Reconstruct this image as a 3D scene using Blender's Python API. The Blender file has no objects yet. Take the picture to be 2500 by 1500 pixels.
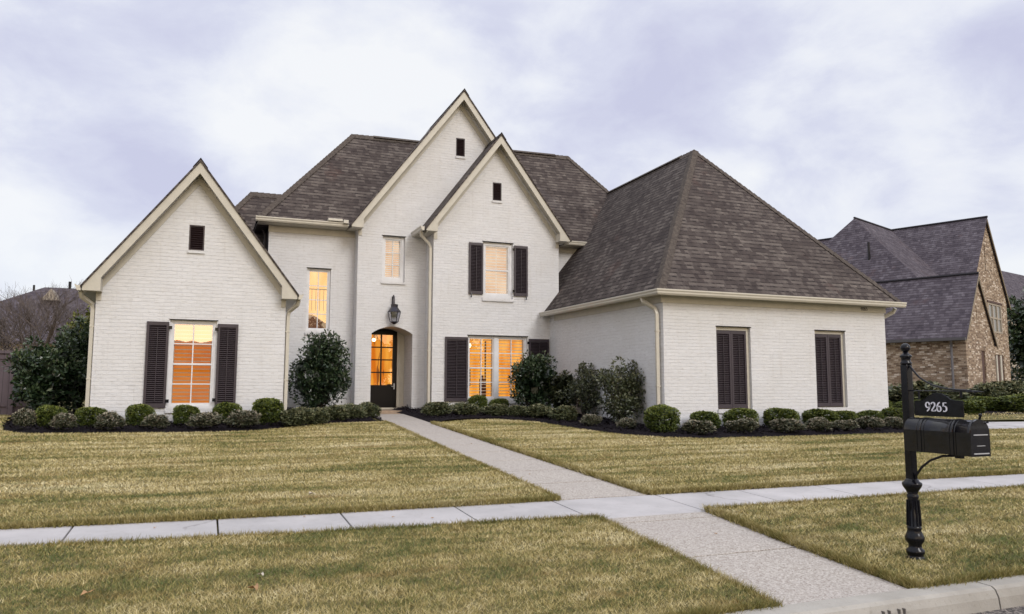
import bpy, bmesh, math, random
import numpy as np
from mathutils import Vector, Matrix
from mathutils.geometry import tessellate_polygon
random.seed(7)
RNG = np.random.default_rng(11)
S = bpy.context.scene
C = S.collection
R = math.radians

# ------------------------------------------------------------------ camera
cam_d = bpy.data.cameras.new('camera'); cam = bpy.data.objects.new('camera', cam_d); C.objects.link(cam)
cam_d.sensor_width = 36.0; cam_d.lens = 1870.8 / 2500 * 36
cam_d.clip_start = 0.05; cam_d.clip_end = 3000
YAW, PITCH, ROLL = 0.3806107, 0.1027476, 0.002222
def cam_axes():
    cy, sy = math.cos(YAW), math.sin(YAW)
    f = Vector((sy, cy, 0)); r = Vector((cy, -sy, 0)); u = Vector((0, 0, 1))
    f2 = f*math.cos(PITCH) + u*math.sin(PITCH); u2 = u*math.cos(PITCH) - f*math.sin(PITCH)
    r3 = r*math.cos(ROLL) + u2*math.sin(ROLL); u3 = u2*math.cos(ROLL) - r*math.sin(ROLL)
    return r3, u3, f2
_r, _u, _f = cam_axes()
cam.matrix_world = Matrix(((_r.x, _u.x, -_f.x, 0), (_r.y, _u.y, -_f.y, 0), (_r.z, _u.z, -_f.z, 0), (0, 0, 0, 1)))
S.camera = cam
S.render.resolution_x, S.render.resolution_y = 1024, 614
S.view_settings.view_transform = 'Standard'; S.view_settings.look = 'None'
S.view_settings.exposure = 0.05; S.view_settings.gamma = 1.0
S.render.engine = 'CYCLES'

# ------------------------------------------------------------------ node helper
class NT:
    def __init__(s, tree): s.t = tree; tree.nodes.clear()
    def n(s, kind, **kw):
        nd = s.t.nodes.new(kind)
        for k, v in kw.items():
            if k.startswith('_'): setattr(nd, k[1:], v)
            else:
                key = int(k[1:]) if k[0] == 'i' and k[1:].isdigit() else k.replace('__', ' ')
                sock = nd.inputs[key]
                if hasattr(v, 'is_output'): s.t.links.new(v, sock)
                else: sock.default_value = v
        return nd
    def math(s, op, a, b=0.0, clamp=False):
        nd = s.t.nodes.new('ShaderNodeMath'); nd.operation = op; nd.use_clamp = clamp
        for i, v in enumerate((a, b)):
            if hasattr(v, 'is_output'): s.t.links.new(v, nd.inputs[i])
            else: nd.inputs[i].default_value = v
        return nd.outputs[0]
    def mix(s, f, a, b, mode='MIX'):
        nd = s.t.nodes.new('ShaderNodeMix'); nd.data_type = 'RGBA'; nd.blend_type = mode
        for i, v in ((0, f), (6, a), (7, b)):
            if hasattr(v, 'is_output'): s.t.links.new(v, nd.inputs[i])
            else: nd.inputs[i].default_value = v if i == 0 else (*v, 1) if len(v) == 3 else v
        return nd.outputs[2]
    def ramp(s, f, stops):
        nd = s.t.nodes.new('ShaderNodeValToRGB'); s.t.links.new(f, nd.inputs[0])
        els = nd.color_ramp.elements
        while len(els) < len(stops): els.new(0.5)
        for e, (p, c) in zip(els, stops):
            e.position = p; e.color = (*c, 1) if not isinstance(c, (int, float)) else (c, c, c, 1)
        return nd.outputs[0]
    def noise(s, vec, scale, detail=4, rough=.55, dist=0.0):
        nd = s.n('ShaderNodeTexNoise', Scale=scale, Detail=detail, Roughness=rough, Distortion=dist)
        if vec is not None: s.t.links.new(vec, nd.inputs['Vector'])
        return nd.outputs[0]
    def link(s, a, b): s.t.links.new(a, b)

# ------------------------------------------------------------------ sky
SUN_EL, SUN_AZ = R(32), R(165)      # azimuth measured clockwise from +Y
W = bpy.data.worlds.new('World'); S.world = W; W.use_nodes = True
w = NT(W.node_tree)
tc = w.n('ShaderNodeTexCoord').outputs['Generated']
sep = w.n('ShaderNodeSeparateXYZ', i0=tc)
X_, Y_, Z_ = sep.outputs
zc = w.math('ADD', w.math('MAXIMUM', Z_, 0.0), 0.95)
plane = w.n('ShaderNodeCombineXYZ', i0=w.math('DIVIDE', X_, zc), i1=w.math('DIVIDE', Y_, zc), i2=w.math('MULTIPLY', Z_, 1.1)).outputs[0]
pl2 = w.n('ShaderNodeMapping', i0=plane, i1=(3.1, 1.7, 0.0)).outputs[0]
n1 = w.noise(pl2, 3.0, 3, .5, 0.15)
n2 = w.noise(pl2, 8.5, 8, .58, 0.25)
nn = w.math('ADD', w.math('MULTIPLY', n1, 0.68), w.math('MULTIPLY', n2, 0.32))
cloud = w.ramp(nn, [(0.37, (0.60, 0.615, 0.79)), (0.44, (0.70, 0.725, 0.865)), (0.49, (0.82, 0.845, 0.93)), (0.555, (0.92, 0.935, 0.965))])
hz = w.ramp(Z_, [(0.0, 1.0), (0.22, 0.0)])
cloud = w.mix(w.math('MULTIPLY', hz, 0.55), cloud, (0.80, 0.86, 0.945))
# brighter towards the zenith, as an overcast sky is
zb = w.math('ADD', 1.0, w.math('MULTIPLY', w.ramp(Z_, [(0.50, 0.0), (0.95, 1.0)]), 0.9))
glow_v = w.ramp(Z_, [(0.0, 1.0), (0.16, 0.75), (0.42, 0.0)])
glow_h = w.ramp(w.math('MULTIPLY', Y_, -1.0), [(0.55, 0.0), (0.97, 1.0)])
glow = w.math('MULTIPLY', glow_v, glow_h)
cloud2 = w.mix(glow, cloud, (2.9, 2.2, 1.35))
bg1 = w.n('ShaderNodeBackground', Color=cloud2, Strength=zb)
sky = w.n('ShaderNodeTexSky', _sky_type='NISHITA', _sun_disc=False, _sun_elevation=SUN_EL, _sun_rotation=SUN_AZ)
bg2 = w.n('ShaderNodeBackground', Color=sky.outputs[0], Strength=0.08)
mx = w.n('ShaderNodeMixShader', i0=0.06, i1=bg1.outputs[0], i2=bg2.outputs[0])
out = w.n('ShaderNodeOutputWorld'); w.link(mx.outputs[0], out.inputs[0])
sl = bpy.data.lights.new('sun', 'SUN'); sun = bpy.data.objects.new('sun', sl); C.objects.link(sun)
sl.energy = 1.35; sl.angle = R(22); sl.color = (1.0, 0.965, 0.925)
sd = Vector((math.sin(SUN_AZ)*math.cos(SUN_EL), math.cos(SUN_AZ)*math.cos(SUN_EL), math.sin(SUN_EL)))
sun.rotation_euler = sd.to_track_quat('Z', 'Y').to_euler()

# ------------------------------------------------------------------ object helpers
def tag(o, label=None, cat=None, group=None, kind=None):
    if label: o['label'] = label
    if cat: o['category'] = cat
    if group: o['group'] = group
    if kind: o['kind'] = kind
    return o
def empty(name, loc, rz=0.0, label=None, cat=None, group=None):
    o = bpy.data.objects.new(name, None); C.objects.link(o); o.location = loc; o.rotation_euler = (0, 0, rz)
    o.empty_display_size = 0.3
    return tag(o, label, cat, group)
class MB:
    """collects shapes and links them as one mesh object"""
    def __init__(s): s.v = []; s.f = []; s.m = []; s.sm = []; s.mi = 0; s.smooth = False
    def addv(s, pts): i = len(s.v); s.v += [tuple(p) for p in pts]; return i
    def face(s, idx): s.f.append(tuple(idx)); s.m.append(s.mi); s.sm.append(s.smooth)
    def poly(s, pts): i = s.addv(pts); s.face(range(i, i+len(pts))); return s
    def box(s, x0, x1, y0, y1, z0, z1, M=None):
        p = [(x, y, z) for z in (z0, z1) for y in (y0, y1) for x in (x0, x1)]
        if M: p = [M @ Vector(q) for q in p]
        i = s.addv(p)
        for q in ((0, 2, 3, 1), (4, 5, 7, 6), (0, 1, 5, 4), (2, 6, 7, 3), (0, 4, 6, 2), (1, 3, 7, 5)): s.face([i+k for k in q])
        return s
    def prism(s, pts, off):
        """closed polygon pts (3-D) extruded by the vector off"""
        n = len(pts); off = Vector(off)
        i = s.addv(pts); j = s.addv([Vector(p)+off for p in pts])
        s.face([i+k for k in range(n)][::-1]); s.face([j+k for k in range(n)])
        for k in range(n): s.face((i+k, i+(k+1) % n, j+(k+1) % n, j+k))
        return s
    def tube(s, path, r, n=8, cap=True, sq=False):
        path = [Vector(p) for p in path]; rs = r if isinstance(r, (list, tuple)) else [r]*len(path)
        rings = []; up = Vector((0, 0, 1)); ref = None
        for k, p in enumerate(path):
            d = (path[min(k+1, len(path)-1)]-path[max(k-1, 0)]).normalized()
            if ref is None: ref = up if abs(d.z) < .9 else Vector((0, 1, 0))
            a = d.cross(ref)
            if a.length < 1e-4: a = d.cross(Vector((1, 0, 0)))
            a.normalize(); b = a.cross(d).normalized(); ref = b
            o = math.pi/4 if sq else 0
            k2 = rs[k]*(1.4142 if sq else 1)
            rings.append(s.addv([p+(a*math.cos(o+t*2*math.pi/n)+b*math.sin(o+t*2*math.pi/n))*k2 for t in range(n)]))
        for a, b in zip(rings, rings[1:]):
            for t in range(n): s.face((a+t, a+(t+1) % n, b+(t+1) % n, b+t))
        if cap: s.face([rings[0]+t for t in range(n)][::-1]); s.face([rings[-1]+t for t in range(n)])
        return s
    def lathe(s, prof, cx, cy, n=20):
        rings = [s.addv([(cx+r*math.cos(t*2*math.pi/n), cy+r*math.sin(t*2*math.pi/n), z) for t in range(n)]) for r, z in prof]
        for a, b in zip(rings, rings[1:]):
            for t in range(n): s.face((a+t, a+(t+1) % n, b+(t+1) % n, b+t))
        s.face([rings[0]+t for t in range(n)][::-1]); s.face([rings[-1]+t for t in range(n)])
        return s
    def ball(s, c, r, n=12):
        return s.lathe([(max(r*math.sin(math.pi*k/n), 1e-4), c[2]-r*math.cos(math.pi*k/n)) for k in range(n+1)], c[0], c[1], n*2)
    def each(s, name, mats, parent=None, **kw):
        """one object per separate piece"""
        par = list(range(len(s.v)))
        def find(a):
            while par[a] != a: par[a] = par[par[a]]; a = par[a]
            return a
        key = {}
        for i, p in enumerate(s.v):
            k = tuple(round(c, 4) for c in p)
            if k in key: par[find(i)] = find(key[k])
            else: key[k] = i
        for f in s.f:
            for a in f[1:]: par[find(a)] = find(f[0])
        groups = {}
        for n_, f in enumerate(s.f): groups.setdefault(find(f[0]), []).append(n_)
        out = []
        for fs in groups.values():
            b = MB(); mp = {}
            for n_ in fs:
                idx = []
                for a in s.f[n_]:
                    if a not in mp: mp[a] = len(b.v); b.v.append(s.v[a])
                    idx.append(mp[a])
                b.f.append(tuple(idx)); b.m.append(s.m[n_]); b.sm.append(s.sm[n_])
            out.append(b.build(name, mats, parent, **kw))
        return out
    def build(s, name, mats, parent=None, off=None, uv=True, bevel=0.0):
        me = bpy.data.meshes.new(name)
        if off is None and parent is not None and parent.rotation_euler.z == 0 and not parent.get('_loc'):
            off = parent.location.copy()
            q = parent.parent
            while q: off += q.location; q = q.parent
        off = off or Vector((0, 0, 0))
        me.from_pydata([tuple(Vector(p)-off) for p in s.v], [], s.f)
        for m in (mats if isinstance(mats, (list, tuple)) else [mats]): me.materials.append(m)
        for p, mi, sm in zip(me.polygons, s.m, s.sm): p.material_index = mi; p.use_smooth = sm
        if uv: auto_uv(me, off)
        o = bpy.data.objects.new(name, me); C.objects.link(o)
        if parent: o.parent = parent
        if bevel:
            b = o.modifiers.new('bevel', 'BEVEL'); b.width = bevel; b.segments = 2; b.limit_method = 'ANGLE'
        return o
def auto_uv(me, off=Vector((0, 0, 0))):
    uvl = me.uv_layers.new(name='metres').data
    for p in me.polygons:
        n = p.normal
        if abs(n.z) > .995: t = Vector((1, 0, 0)); b = Vector((0, 1, 0))
        else:
            t = Vector((-n.y, n.x, 0)).normalized()
            if t.x < -1e-4 or (abs(t.x) < 1e-4 and t.y < 0): t = -t
            b = n.cross(t).normalized()
            if b.z < 0: b = -b
        for li in p.loop_indices:
            c = me.vertices[me.loops[li].vertex_index].co + off
            uvl[li].uv = (c.dot(t), c.dot(b))
def np_mesh(name, V, F, mat, parent=None, rnd=None, label=None, smooth=False):
    me = bpy.data.meshes.new(name); V = np.asarray(V, np.float32); F = np.asarray(F, np.int32)
    k = F.shape[1]; me.vertices.add(len(V)); me.vertices.foreach_set('co', V.ravel())
    me.loops.add(F.size); me.loops.foreach_set('vertex_index', F.ravel())
    me.polygons.add(len(F)); me.polygons.foreach_set('loop_start', np.arange(0, F.size, k, dtype=np.int32))
    me.update(calc_edges=True)
    if rnd is not None:
        a = me.attributes.new('rnd', 'FLOAT', 'FACE'); a.data.foreach_set('value', np.asarray(rnd, np.float32))
    if smooth: me.polygons.foreach_set('use_smooth', np.ones(len(F), bool))
    me.materials.append(mat); o = bpy.data.objects.new(name, me); C.objects.link(o)
    if parent: o.parent = parent
    return o

# ------------------------------------------------------------------ materials
MATS = {}
def mat(name, col=(.5, .5, .5), rough=.6, metal=0.0, build=None, spec=.5):
    m = bpy.data.materials.new(name); m.use_nodes = True
    t = NT(m.node_tree); b = t.n('ShaderNodeBsdfPrincipled', Roughness=rough, Metallic=metal)
    b.inputs['Base Color'].default_value = (*col, 1); b.inputs['Specular IOR Level'].default_value = spec
    o = t.n('ShaderNodeOutputMaterial'); t.link(b.outputs[0], o.inputs[0])
    if build: build(t, b, o)
    MATS[name] = m; return m
def uvn(t): return t.n('ShaderNodeTexCoord').outputs['UV']
def objn(t): return t.n('ShaderNodeTexCoord').outputs['Object']
def geo(t): return t.n('ShaderNodeNewGeometry').outputs['Position']
def bump(t, b, h, s=.3, d=.01):
    bp = t.n('ShaderNodeBump', Strength=s, Distance=d, Height=h); t.link(bp.outputs[0], b.inputs['Normal'])
def m_whitebrick(t, b, o):
    u = uvn(t); wob = t.n('ShaderNodeVectorMath', _operation='MULTIPLY_ADD', i1=(.03, .022, 0)); t.link(t.n('ShaderNodeTexNoise', Vector=u, Scale=6.0, Detail=4.0).outputs[1], wob.inputs[0]); t.link(u, wob.inputs[2])
    br = t.n('ShaderNodeTexBrick', _offset=.5, Vector=wob.outputs[0], Scale=1.0, Mortar__Size=.005, Mortar__Smooth=.5, Bias=0.0, Brick__Width=.205, Row__Height=.0762)
    br.inputs['Color1'].default_value = (0, 0, 0, 1); br.inputs['Color2'].default_value = (1, 1, 1, 1); br.inputs['Mortar'].default_value = (.5, .5, .5, 1)
    mort = br.outputs['Fac']; lv = t.n('ShaderNodeSeparateXYZ', i0=wob.outputs[0]).outputs[1]
    bed = t.math('LESS_THAN', t.math('FRACT', t.math('DIVIDE', lv, .0762)), .13)
    c = t.mix(t.n('ShaderNodeSeparateColor', i0=br.outputs[0]).outputs[0], (.67, .668, .682), (.715, .712, .726))
    big = t.noise(u, .9, 5, .6); c = t.mix(t.ramp(big, [(.35, 0.0), (.7, .5)]), c, (.62, .605, .59))
    sm = t.n('ShaderNodeMapping', i0=u, i3=(.35, 1.0, 1)).outputs[0]
    st = t.noise(sm, 24, 4, .65); c = t.mix(t.ramp(st, [(.54, 0.0), (.72, .55)]), c, (.47, .45, .43))
    dr = t.noise(t.n('ShaderNodeMapping', i0=u, i3=(4.5, .30, 1)).outputs[0], 1.6, 5, .65); c = t.mix(t.ramp(dr, [(.56, 0.0), (.74, .30)]), c, (.50, .475, .44))
    # paint skips in the bed joints show as broken dark lines
    sk = t.ramp(t.noise(sm, 5, 4, .6), [(.42, 0.0), (.62, 1.0)])
    c = t.mix(t.math('MULTIPLY', t.math('MULTIPLY', bed, sk), .42), c, (.36, .335, .33))
    t.link(c, b.inputs['Base Color'])
    h = t.math('ADD', t.math('MULTIPLY', mort, -.8), t.math('MULTIPLY', t.noise(sm, 16, 4, .65), 1.2))
    bump(t, b, h, .6, .012)
white_brick = mat('painted_brick', rough=.75, build=m_whitebrick, spec=.3)
def shingle_fn(cols, scale=1.0, shadow_k=.86):
    def fn(t, b, o):
        u = uvn(t); ex = .142*scale
        wob = t.n('ShaderNodeVectorMath', _operation='MULTIPLY_ADD', i1=(.10, .016, 0)); t.link(t.n('ShaderNodeTexNoise', Vector=u, Scale=3.1).outputs[1], wob.inputs[0]); t.link(u, wob.inputs[2])
        br = t.n('ShaderNodeTexBrick', _offset=.37, _offset_frequency=2, _squash=.62, _squash_frequency=3, Vector=wob.outputs[0], Scale=1.0, Mortar__Size=.0, Brick__Width=.19*scale, Row__Height=ex)
        br.inputs['Color1'].default_value = (0, 0, 0, 1); br.inputs['Color2'].default_value = (1, 1, 1, 1)
        r = t.n('ShaderNodeSeparateColor', i0=br.outputs[0]).outputs[0]
        gr = t.noise(u, 48, 3, .7); pn = t.noise(u, 1.3, 5, .65)
        f = t.math('ADD', t.math('MULTIPLY', r, .34), t.math('ADD', t.math('MULTIPLY', gr, .55), t.math('MULTIPLY', t.math('SUBTRACT', pn, .5), .65)))
        c = t.ramp(f, [(.12, cols[0]), (.38, cols[1]), (.56, cols[2]), (.80, cols[3])])
        rust = t.noise(u, .75, 4, .6)
        c = t.mix(t.ramp(rust, [(.60, 0.0), (.72, .26)]), c, (.15, .075, .058))
        # each course has a thick lower edge; its broken shadow line is painted into the colour
        v = t.n('ShaderNodeSeparateXYZ', i0=wob.outputs[0]).outputs[1]
        fr = t.math('FRACT', t.math('DIVIDE', v, ex))
        wd = t.math('ADD', .16, t.math('MULTIPLY', r, .26))
        slot = t.math('MULTIPLY', t.math('LESS_THAN', fr, wd), t.ramp(t.noise(u, 7.5, 3, .6), [(.38, .25), (.58, 1.0)]))
        c = t.mix(t.math('MULTIPLY', slot, shadow_k), c, (.016, .012, .013))
        t.link(c, b.inputs['Base Color'])
        h = t.math('ADD', t.math('SUBTRACT', t.math('MULTIPLY', r, .5), fr), t.math('MULTIPLY', gr, .35))
        bump(t, b, h, .8, .022)
    return fn
roof_m = mat('asphalt_shingles', rough=.9, spec=.2, build=shingle_fn([(.036, .028, .028), (.074, .060, .056), (.118, .099, .090), (.195, .168, .150)]))
roof2_m = mat('slate_grey_shingles', rough=.9, spec=.2, build=shingle_fn([(.040, .033, .044), (.078, .066, .080), (.115, .100, .118), (.18, .162, .185)], 1.0, .6))
cap_m = mat('ridge_cap_shingle', rough=.9, spec=.2, build=lambda t, b, o: t.link(t.ramp(t.noise(geo(t), 14, 3, .7), [(.3, (.05, .04, .036)), (.7, (.12, .10, .085))]), b.inputs['Base Color']))
def paint(name, col, rough=.45, var=.08, sc=6):
    def fn(t, b, o):
        c = t.mix(t.ramp(t.noise(geo(t), sc, 5, .6), [(.3, 0.0), (.75, 1.0)]), col, tuple(k*(1-var*2) for k in col)); t.link(c, b.inputs['Base Color'])
        bump(t, b, t.noise(geo(t), 60, 2), .06, .002)
    return mat(name, rough=rough, build=fn)
trim = paint('cream_trim_paint', (.54, .505, .43)); white_p = paint('white_sash_paint', (.74, .74, .76), .35)
dark_p = paint('dark_shutter_paint', (.044, .032, .043), .45, .15); black_p = paint('black_door_paint', (.006, .005, .006), .3); black_p.node_tree.nodes['Principled BSDF'].inputs['Specular IOR Level'].default_value = .2
vent_m = paint('vent_paint', (.030, .015, .018), .5); shaded_side_m = paint('shaded_side_dark', (.035, .028, .032), .6)  # second colour: shade of the left side wall put into the paint
gut_m = paint('gutter_enamel', (.57, .535, .46), .32, .05); louv_m = paint('interior_louver_white', (.72, .60, .45), .4)
def m_iron(t, b, o):
    t.link(t.ramp(t.noise(geo(t), 35, 4, .6), [(.3, (.003, .003, .005)), (.75, (.008, .008, .012))]), b.inputs['Base Color'])
    t.link(t.ramp(t.noise(geo(t), 12, 4, .6), [(.3, .12), (.7, .26)]), b.inputs['Roughness'])
iron = mat('black_painted_iron', build=m_iron, metal=.0, spec=.30)
enamel = mat('glossy_black_enamel', build=m_iron, spec=.4); enamel.node_tree.nodes['Principled BSDF'].inputs['Coat Weight'].default_value = .2
lamp_m = mat('aged_copper_lantern', (.035, .033, .045), .35, .6)
def emis(name, c1, c2, s, vs=(1.2, 1.0), c3=None, thr=.62):
    m = bpy.data.materials.new(name); m.use_nodes = True; t = NT(m.node_tree)
    g = t.n('ShaderNodeMapping', i0=geo(t), i3=(vs[0], 1.0, vs[1])).outputs[0]
    f = t.noise(g, 1.6, 3, .5)
    c = t.ramp(f, [(.36, c1), (.62, c2)])
    if c3: c = t.mix(t.ramp(t.noise(g, 2.6, 2, .4), [(thr, 0.0), (thr+.03, 1.0)]), c, c3)
    e = t.n('ShaderNodeEmission', Color=c, Strength=s); o = t.n('ShaderNodeOutputMaterial'); t.link(e.outputs[0], o.inputs[0]); return m
room_orange = emis('lit_room_orange', (.70, .15, .0), (.84, .225, .0), 1.05, (1.0, .8))
room_amber = emis('lit_room_amber', (.82, .24, .01), (1.0, .45, .07), 1.05, (2.2, .7), (.45, .17, .04), .74)
room_pale = emis('lit_room_pale', (.70, .40, .24), (.86, .60, .40), .80)
room_stair = emis('lit_room_stair', (.92, .42, .09), (1.0, .60, .24), 1.0, (2.0, .35))
room_hall = emis('lit_hall_orange', (.70, .17, .012), (.95, .40, .05), 1.0, (3.0, .4), (.30, .09, .02), .64)
bulb_m = emis('lamp_bulb', (1.0, .80, .42), (1.0, .88, .55), 4.0)
def glass_mat(name, refl, tint=(1, 1, 1)):
    m = bpy.data.materials.new(name); m.use_nodes = True; t = NT(m.node_tree)
    tr = t.n('ShaderNodeBsdfTransparent', Color=(*tint, 1)); gl = t.n('ShaderNodeBsdfGlossy', Color=(1, 1, 1, 1), Roughness=.01)
    bp = t.n('ShaderNodeBump', Strength=.05, Distance=.02, Height=t.noise(geo(t), 1.5, 2)); t.link(bp.outputs[0], gl.inputs['Normal'])
    mx = t.n('ShaderNodeMixShader', i0=refl, i1=tr.outputs[0], i2=gl.outputs[0]); o = t.n('ShaderNodeOutputMaterial'); t.link(mx.outputs[0], o.inputs[0]); return m
glass_hi = glass_mat('window_glass_coated', .38); glass_lo = glass_mat('window_glass', .10); glass_lamp = glass_mat('lantern_glass', .25, (.8, .8, .85))

def m_concrete(t, b, o):
    g = geo(t); c = t.ramp(t.noise(g, 1.3, 6, .6), [(.3, (.36, .345, .345)), (.7, (.50, .475, .475))])
    c = t.mix(t.ramp(t.noise(g, 60, 3, .7), [(.62, 0.0), (.75, .35)]), c, (.28, .26, .255))
    c = t.mix(t.ramp(t.noise(g, 4.5, 5, .7), [(.55, 0.0), (.75, .4)]), c, (.30, .28, .265))
    vc = t.n('ShaderNodeTexVoronoi', _feature='DISTANCE_TO_EDGE', Vector=t.n('ShaderNodeVectorMath', _operation='MULTIPLY_ADD', i0=t.n('ShaderNodeTexNoise', Vector=g, Scale=3.0, Detail=5.0).outputs[1], i1=(.5, .5, .5), i2=g).outputs[0], Scale=.42)
    crack = t.math('MULTIPLY', t.math('LESS_THAN', vc.outputs['Distance'], .006), t.ramp(t.noise(g, .8, 2), [(.48, 0.0), (.56, 1.0)]))
    c = t.mix(t.math('MULTIPLY', crack, .6), c, (.17, .155, .15))
    c = t.mix(t.ramp(t.noise(g, 13, 3, .6), [(.66, 0.0), (.74, .5)]), c, (.27, .235, .20))
    t.link(c, b.inputs['Base Color']); bump(t, b, t.noise(g, 90, 3), .25, .004)
concrete = mat('sidewalk_concrete', rough=.85, build=m_concrete, spec=.25)
def m_aggregate(t, b, o):
    g = geo(t); v = t.n('ShaderNodeTexVoronoi', Vector=g, Scale=85.0)
    r = t.n('ShaderNodeSeparateColor', i0=v.outputs['Color']).outputs[0]
    c = t.ramp(r, [(.0, (.26, .22, .19)), (.35, (.375, .335, .295)), (.7, (.44, .40, .36)), (1., (.56, .52, .475))])
    c = t.mix(t.ramp(t.noise(g, 1.2, 5, .6), [(.3, .0), (.7, .35)]), c, (.36, .32, .30))
    t.link(c, b.inputs['Base Color']); bump(t, b, v.outputs['Distance'], .5, .006)
aggregate = mat('exposed_aggregate', rough=.85, build=m_aggregate, spec=.25)
def m_kerb(t, b, o):
    g = geo(t); c = t.ramp(t.noise(g, 2.2, 6, .65), [(.3, (.30, .278, .245)), (.7, (.41, .386, .35))])
    c = t.mix(t.ramp(t.noise(g, 40, 4, .7), [(.58, 0.0), (.72, .5)]), c, (.20, .18, .15))
    t.link(c, b.inputs['Base Color']); bump(t, b, t.noise(g, 70, 4), .4, .006)
kerb_m = mat('kerb_concrete', rough=.9, build=m_kerb, spec=.2)
def m_asph(t, b, o):
    g = geo(t); v = t.n('ShaderNodeTexVoronoi', Vector=g, Scale=70.0); r = t.n('ShaderNodeSeparateColor', i0=v.outputs['Color']).outputs[1]
    c = t.ramp(r, [(0., (.05, .045, .045)), (.6, (.11, .10, .095)), (.9, (.30, .26, .23))]); t.link(c, b.inputs['Base Color']); bump(t, b, v.outputs['Distance'], .7, .01)
asph = mat('coarse_asphalt', rough=.9, build=m_asph, spec=.2)
def m_soil(t, b, o):
    g = geo(t); c = t.ramp(t.noise(g, 1.4, 5, .6), [(.35, (.13, .125, .05)), (.6, (.21, .175, .085))])
    c = t.mix(t.ramp(t.noise(g, 40, 4, .7), [(.45, 0.0), (.62, .7)]), c, (.075, .065, .028))
    t.link(c, b.inputs['Base Color']); bump(t, b, t.noise(g, 45, 5, .7), .8, .03)
thatch = mat('lawn_thatch', rough=.95, build=m_soil, spec=.1)
def m_mulch(t, b, o):
    g = geo(t); n = t.noise(t.n('ShaderNodeMapping', i0=g, i3=(1, 1, 2.)).outputs[0], 26, 6, .75)
    t.link(t.ramp(n, [(.35, (.004, .003, .005)), (.6, (.018, .013, .018)), (.8, (.055, .042, .05))]), b.inputs['Base Color']); bump(t, b, n, 1.0, .05)
mulch_m = mat('dark_mulch', rough=.9, build=m_mulch, spec=.15)
def m_grass(t, b, o):
    g = geo(t); at = t.n('ShaderNodeAttribute', _attribute_name='rnd').outputs['Fac']
    st = t.n('ShaderNodeMapping', i0=g, i3=(.50, 1.25, 1.0)).outputs[0]; st2 = t.n('ShaderNodeMapping', i0=g, i3=(.16, 1.6, 1.0)).outputs[0]
    yy = t.n('ShaderNodeSeparateXYZ', i0=g).outputs[1]; far = t.ramp(t.math('MULTIPLY', yy, .05), [(.34, 0.0), (.40, 1.0)])
    big = t.noise(st, 1.1, 3, .6); med = t.noise(st, 4.5, 5, .65); strk = t.noise(st2, 2.2, 4, .6)
    mm = t.n('ShaderNodeMix', _data_type='FLOAT', i0=far, i2=med, i3=strk).outputs[0]
    f = t.math('ADD', t.math('ADD', t.math('MULTIPLY', big, .95), t.math('MULTIPLY', mm, 1.05)), t.math('MULTIPLY', t.math('SUBTRACT', at, .5), .34))
    f = t.math('ADD', t.math('SUBTRACT', f, .495), t.math('MULTIPLY', far, .075))
    c = t.ramp(f, [(.25, (.080, .115, .030)), (.375, (.175, .182, .055)), (.49, (.35, .283, .103)), (.63, (.54, .44, .20)), (.85, (.72, .63, .39))])
    c = t.mix(t.ramp(t.noise(st, 2.4, 4, .65), [(.56, 0.0), (.68, .50)]), c, (.27, .165, .060))
    c = t.mix(t.ramp(t.noise(t.n('ShaderNodeMapping', i0=st, i1=(9., 4., 0.)).outputs[0], 2.0, 4, .65), [(.58, 0.0), (.70, .50)]), c, (.115, .16, .040))
    c = t.mix(t.ramp(t.noise(g, 24, 3, .7), [(.52, 0.0), (.72, .34)]), c, (.13, .10, .045))
    c = t.mix(t.n('ShaderNodeAttribute', _attribute_name='edge').outputs['Fac'], c, (.165, .135, .036))
    t.link(c, b.inputs['Base Color'])
grass_m = mat('dormant_bermuda_grass', rough=.65, build=m_grass, spec=.25)
def leafmat(name, stops, rough=.45, spec=.4):
    def fn(t, b, o):
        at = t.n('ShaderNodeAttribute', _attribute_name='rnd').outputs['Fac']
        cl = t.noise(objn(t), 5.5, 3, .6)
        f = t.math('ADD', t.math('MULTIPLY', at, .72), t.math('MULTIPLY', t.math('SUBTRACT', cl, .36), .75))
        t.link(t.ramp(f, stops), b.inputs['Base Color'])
    return mat(name, rough=rough, build=fn, spec=spec)
lf_box = leafmat('boxwood_leaf', [(.05, (.014, .024, .005)), (.25, (.052, .075, .012)), (.48, (.115, .145, .022)), (.75, (.23, .25, .05))], .5)
lf_aza = leafmat('variegated_leaf', [(.05, (.022, .026, .014)), (.26, (.07, .08, .042)), (.42, (.15, .15, .095)), (.60, (.29, .235, .185)), (.78, (.50, .48, .36))], .55)
lf_aza2 = leafmat('abelia_leaf', [(.05, (.024, .030, .014)), (.26, (.078, .095, .042)), (.5, (.165, .175, .085)), (.75, (.32, .29, .18))], .55)
lf_holly = leafmat('holly_leaf', [(.05, (.006, .012, .006)), (.35, (.020, .038, .016)), (.6, (.055, .082, .036)), (.88, (.13, .165, .085))], .30, .5)
lf_sparse = leafmat('camellia_leaf', [(.05, (.014, .018, .010)), (.35, (.045, .055, .026)), (.6, (.11, .12, .06)), (.88, (.23, .21, .13))], .32, .55)
lf_yel = leafmat('yellow_green_leaf', [(.05, (.03, .04, .008)), (.5, (.11, .12, .02)), (.95, (.26, .24, .05))], .5)
bark = paint('grey_brown_bark', (.15, .118, .105), .9, .25, 20)
bark_d = paint('shrub_stem_bark', (.05, .04, .032), .9, .25, 20)
dleaf = paint('dry_fallen_leaf', (.42, .24, .11), .7, .2, 30); dleaf_w = paint('pale_fallen_leaf', (.55, .48, .40), .7, .15, 30)
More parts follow.
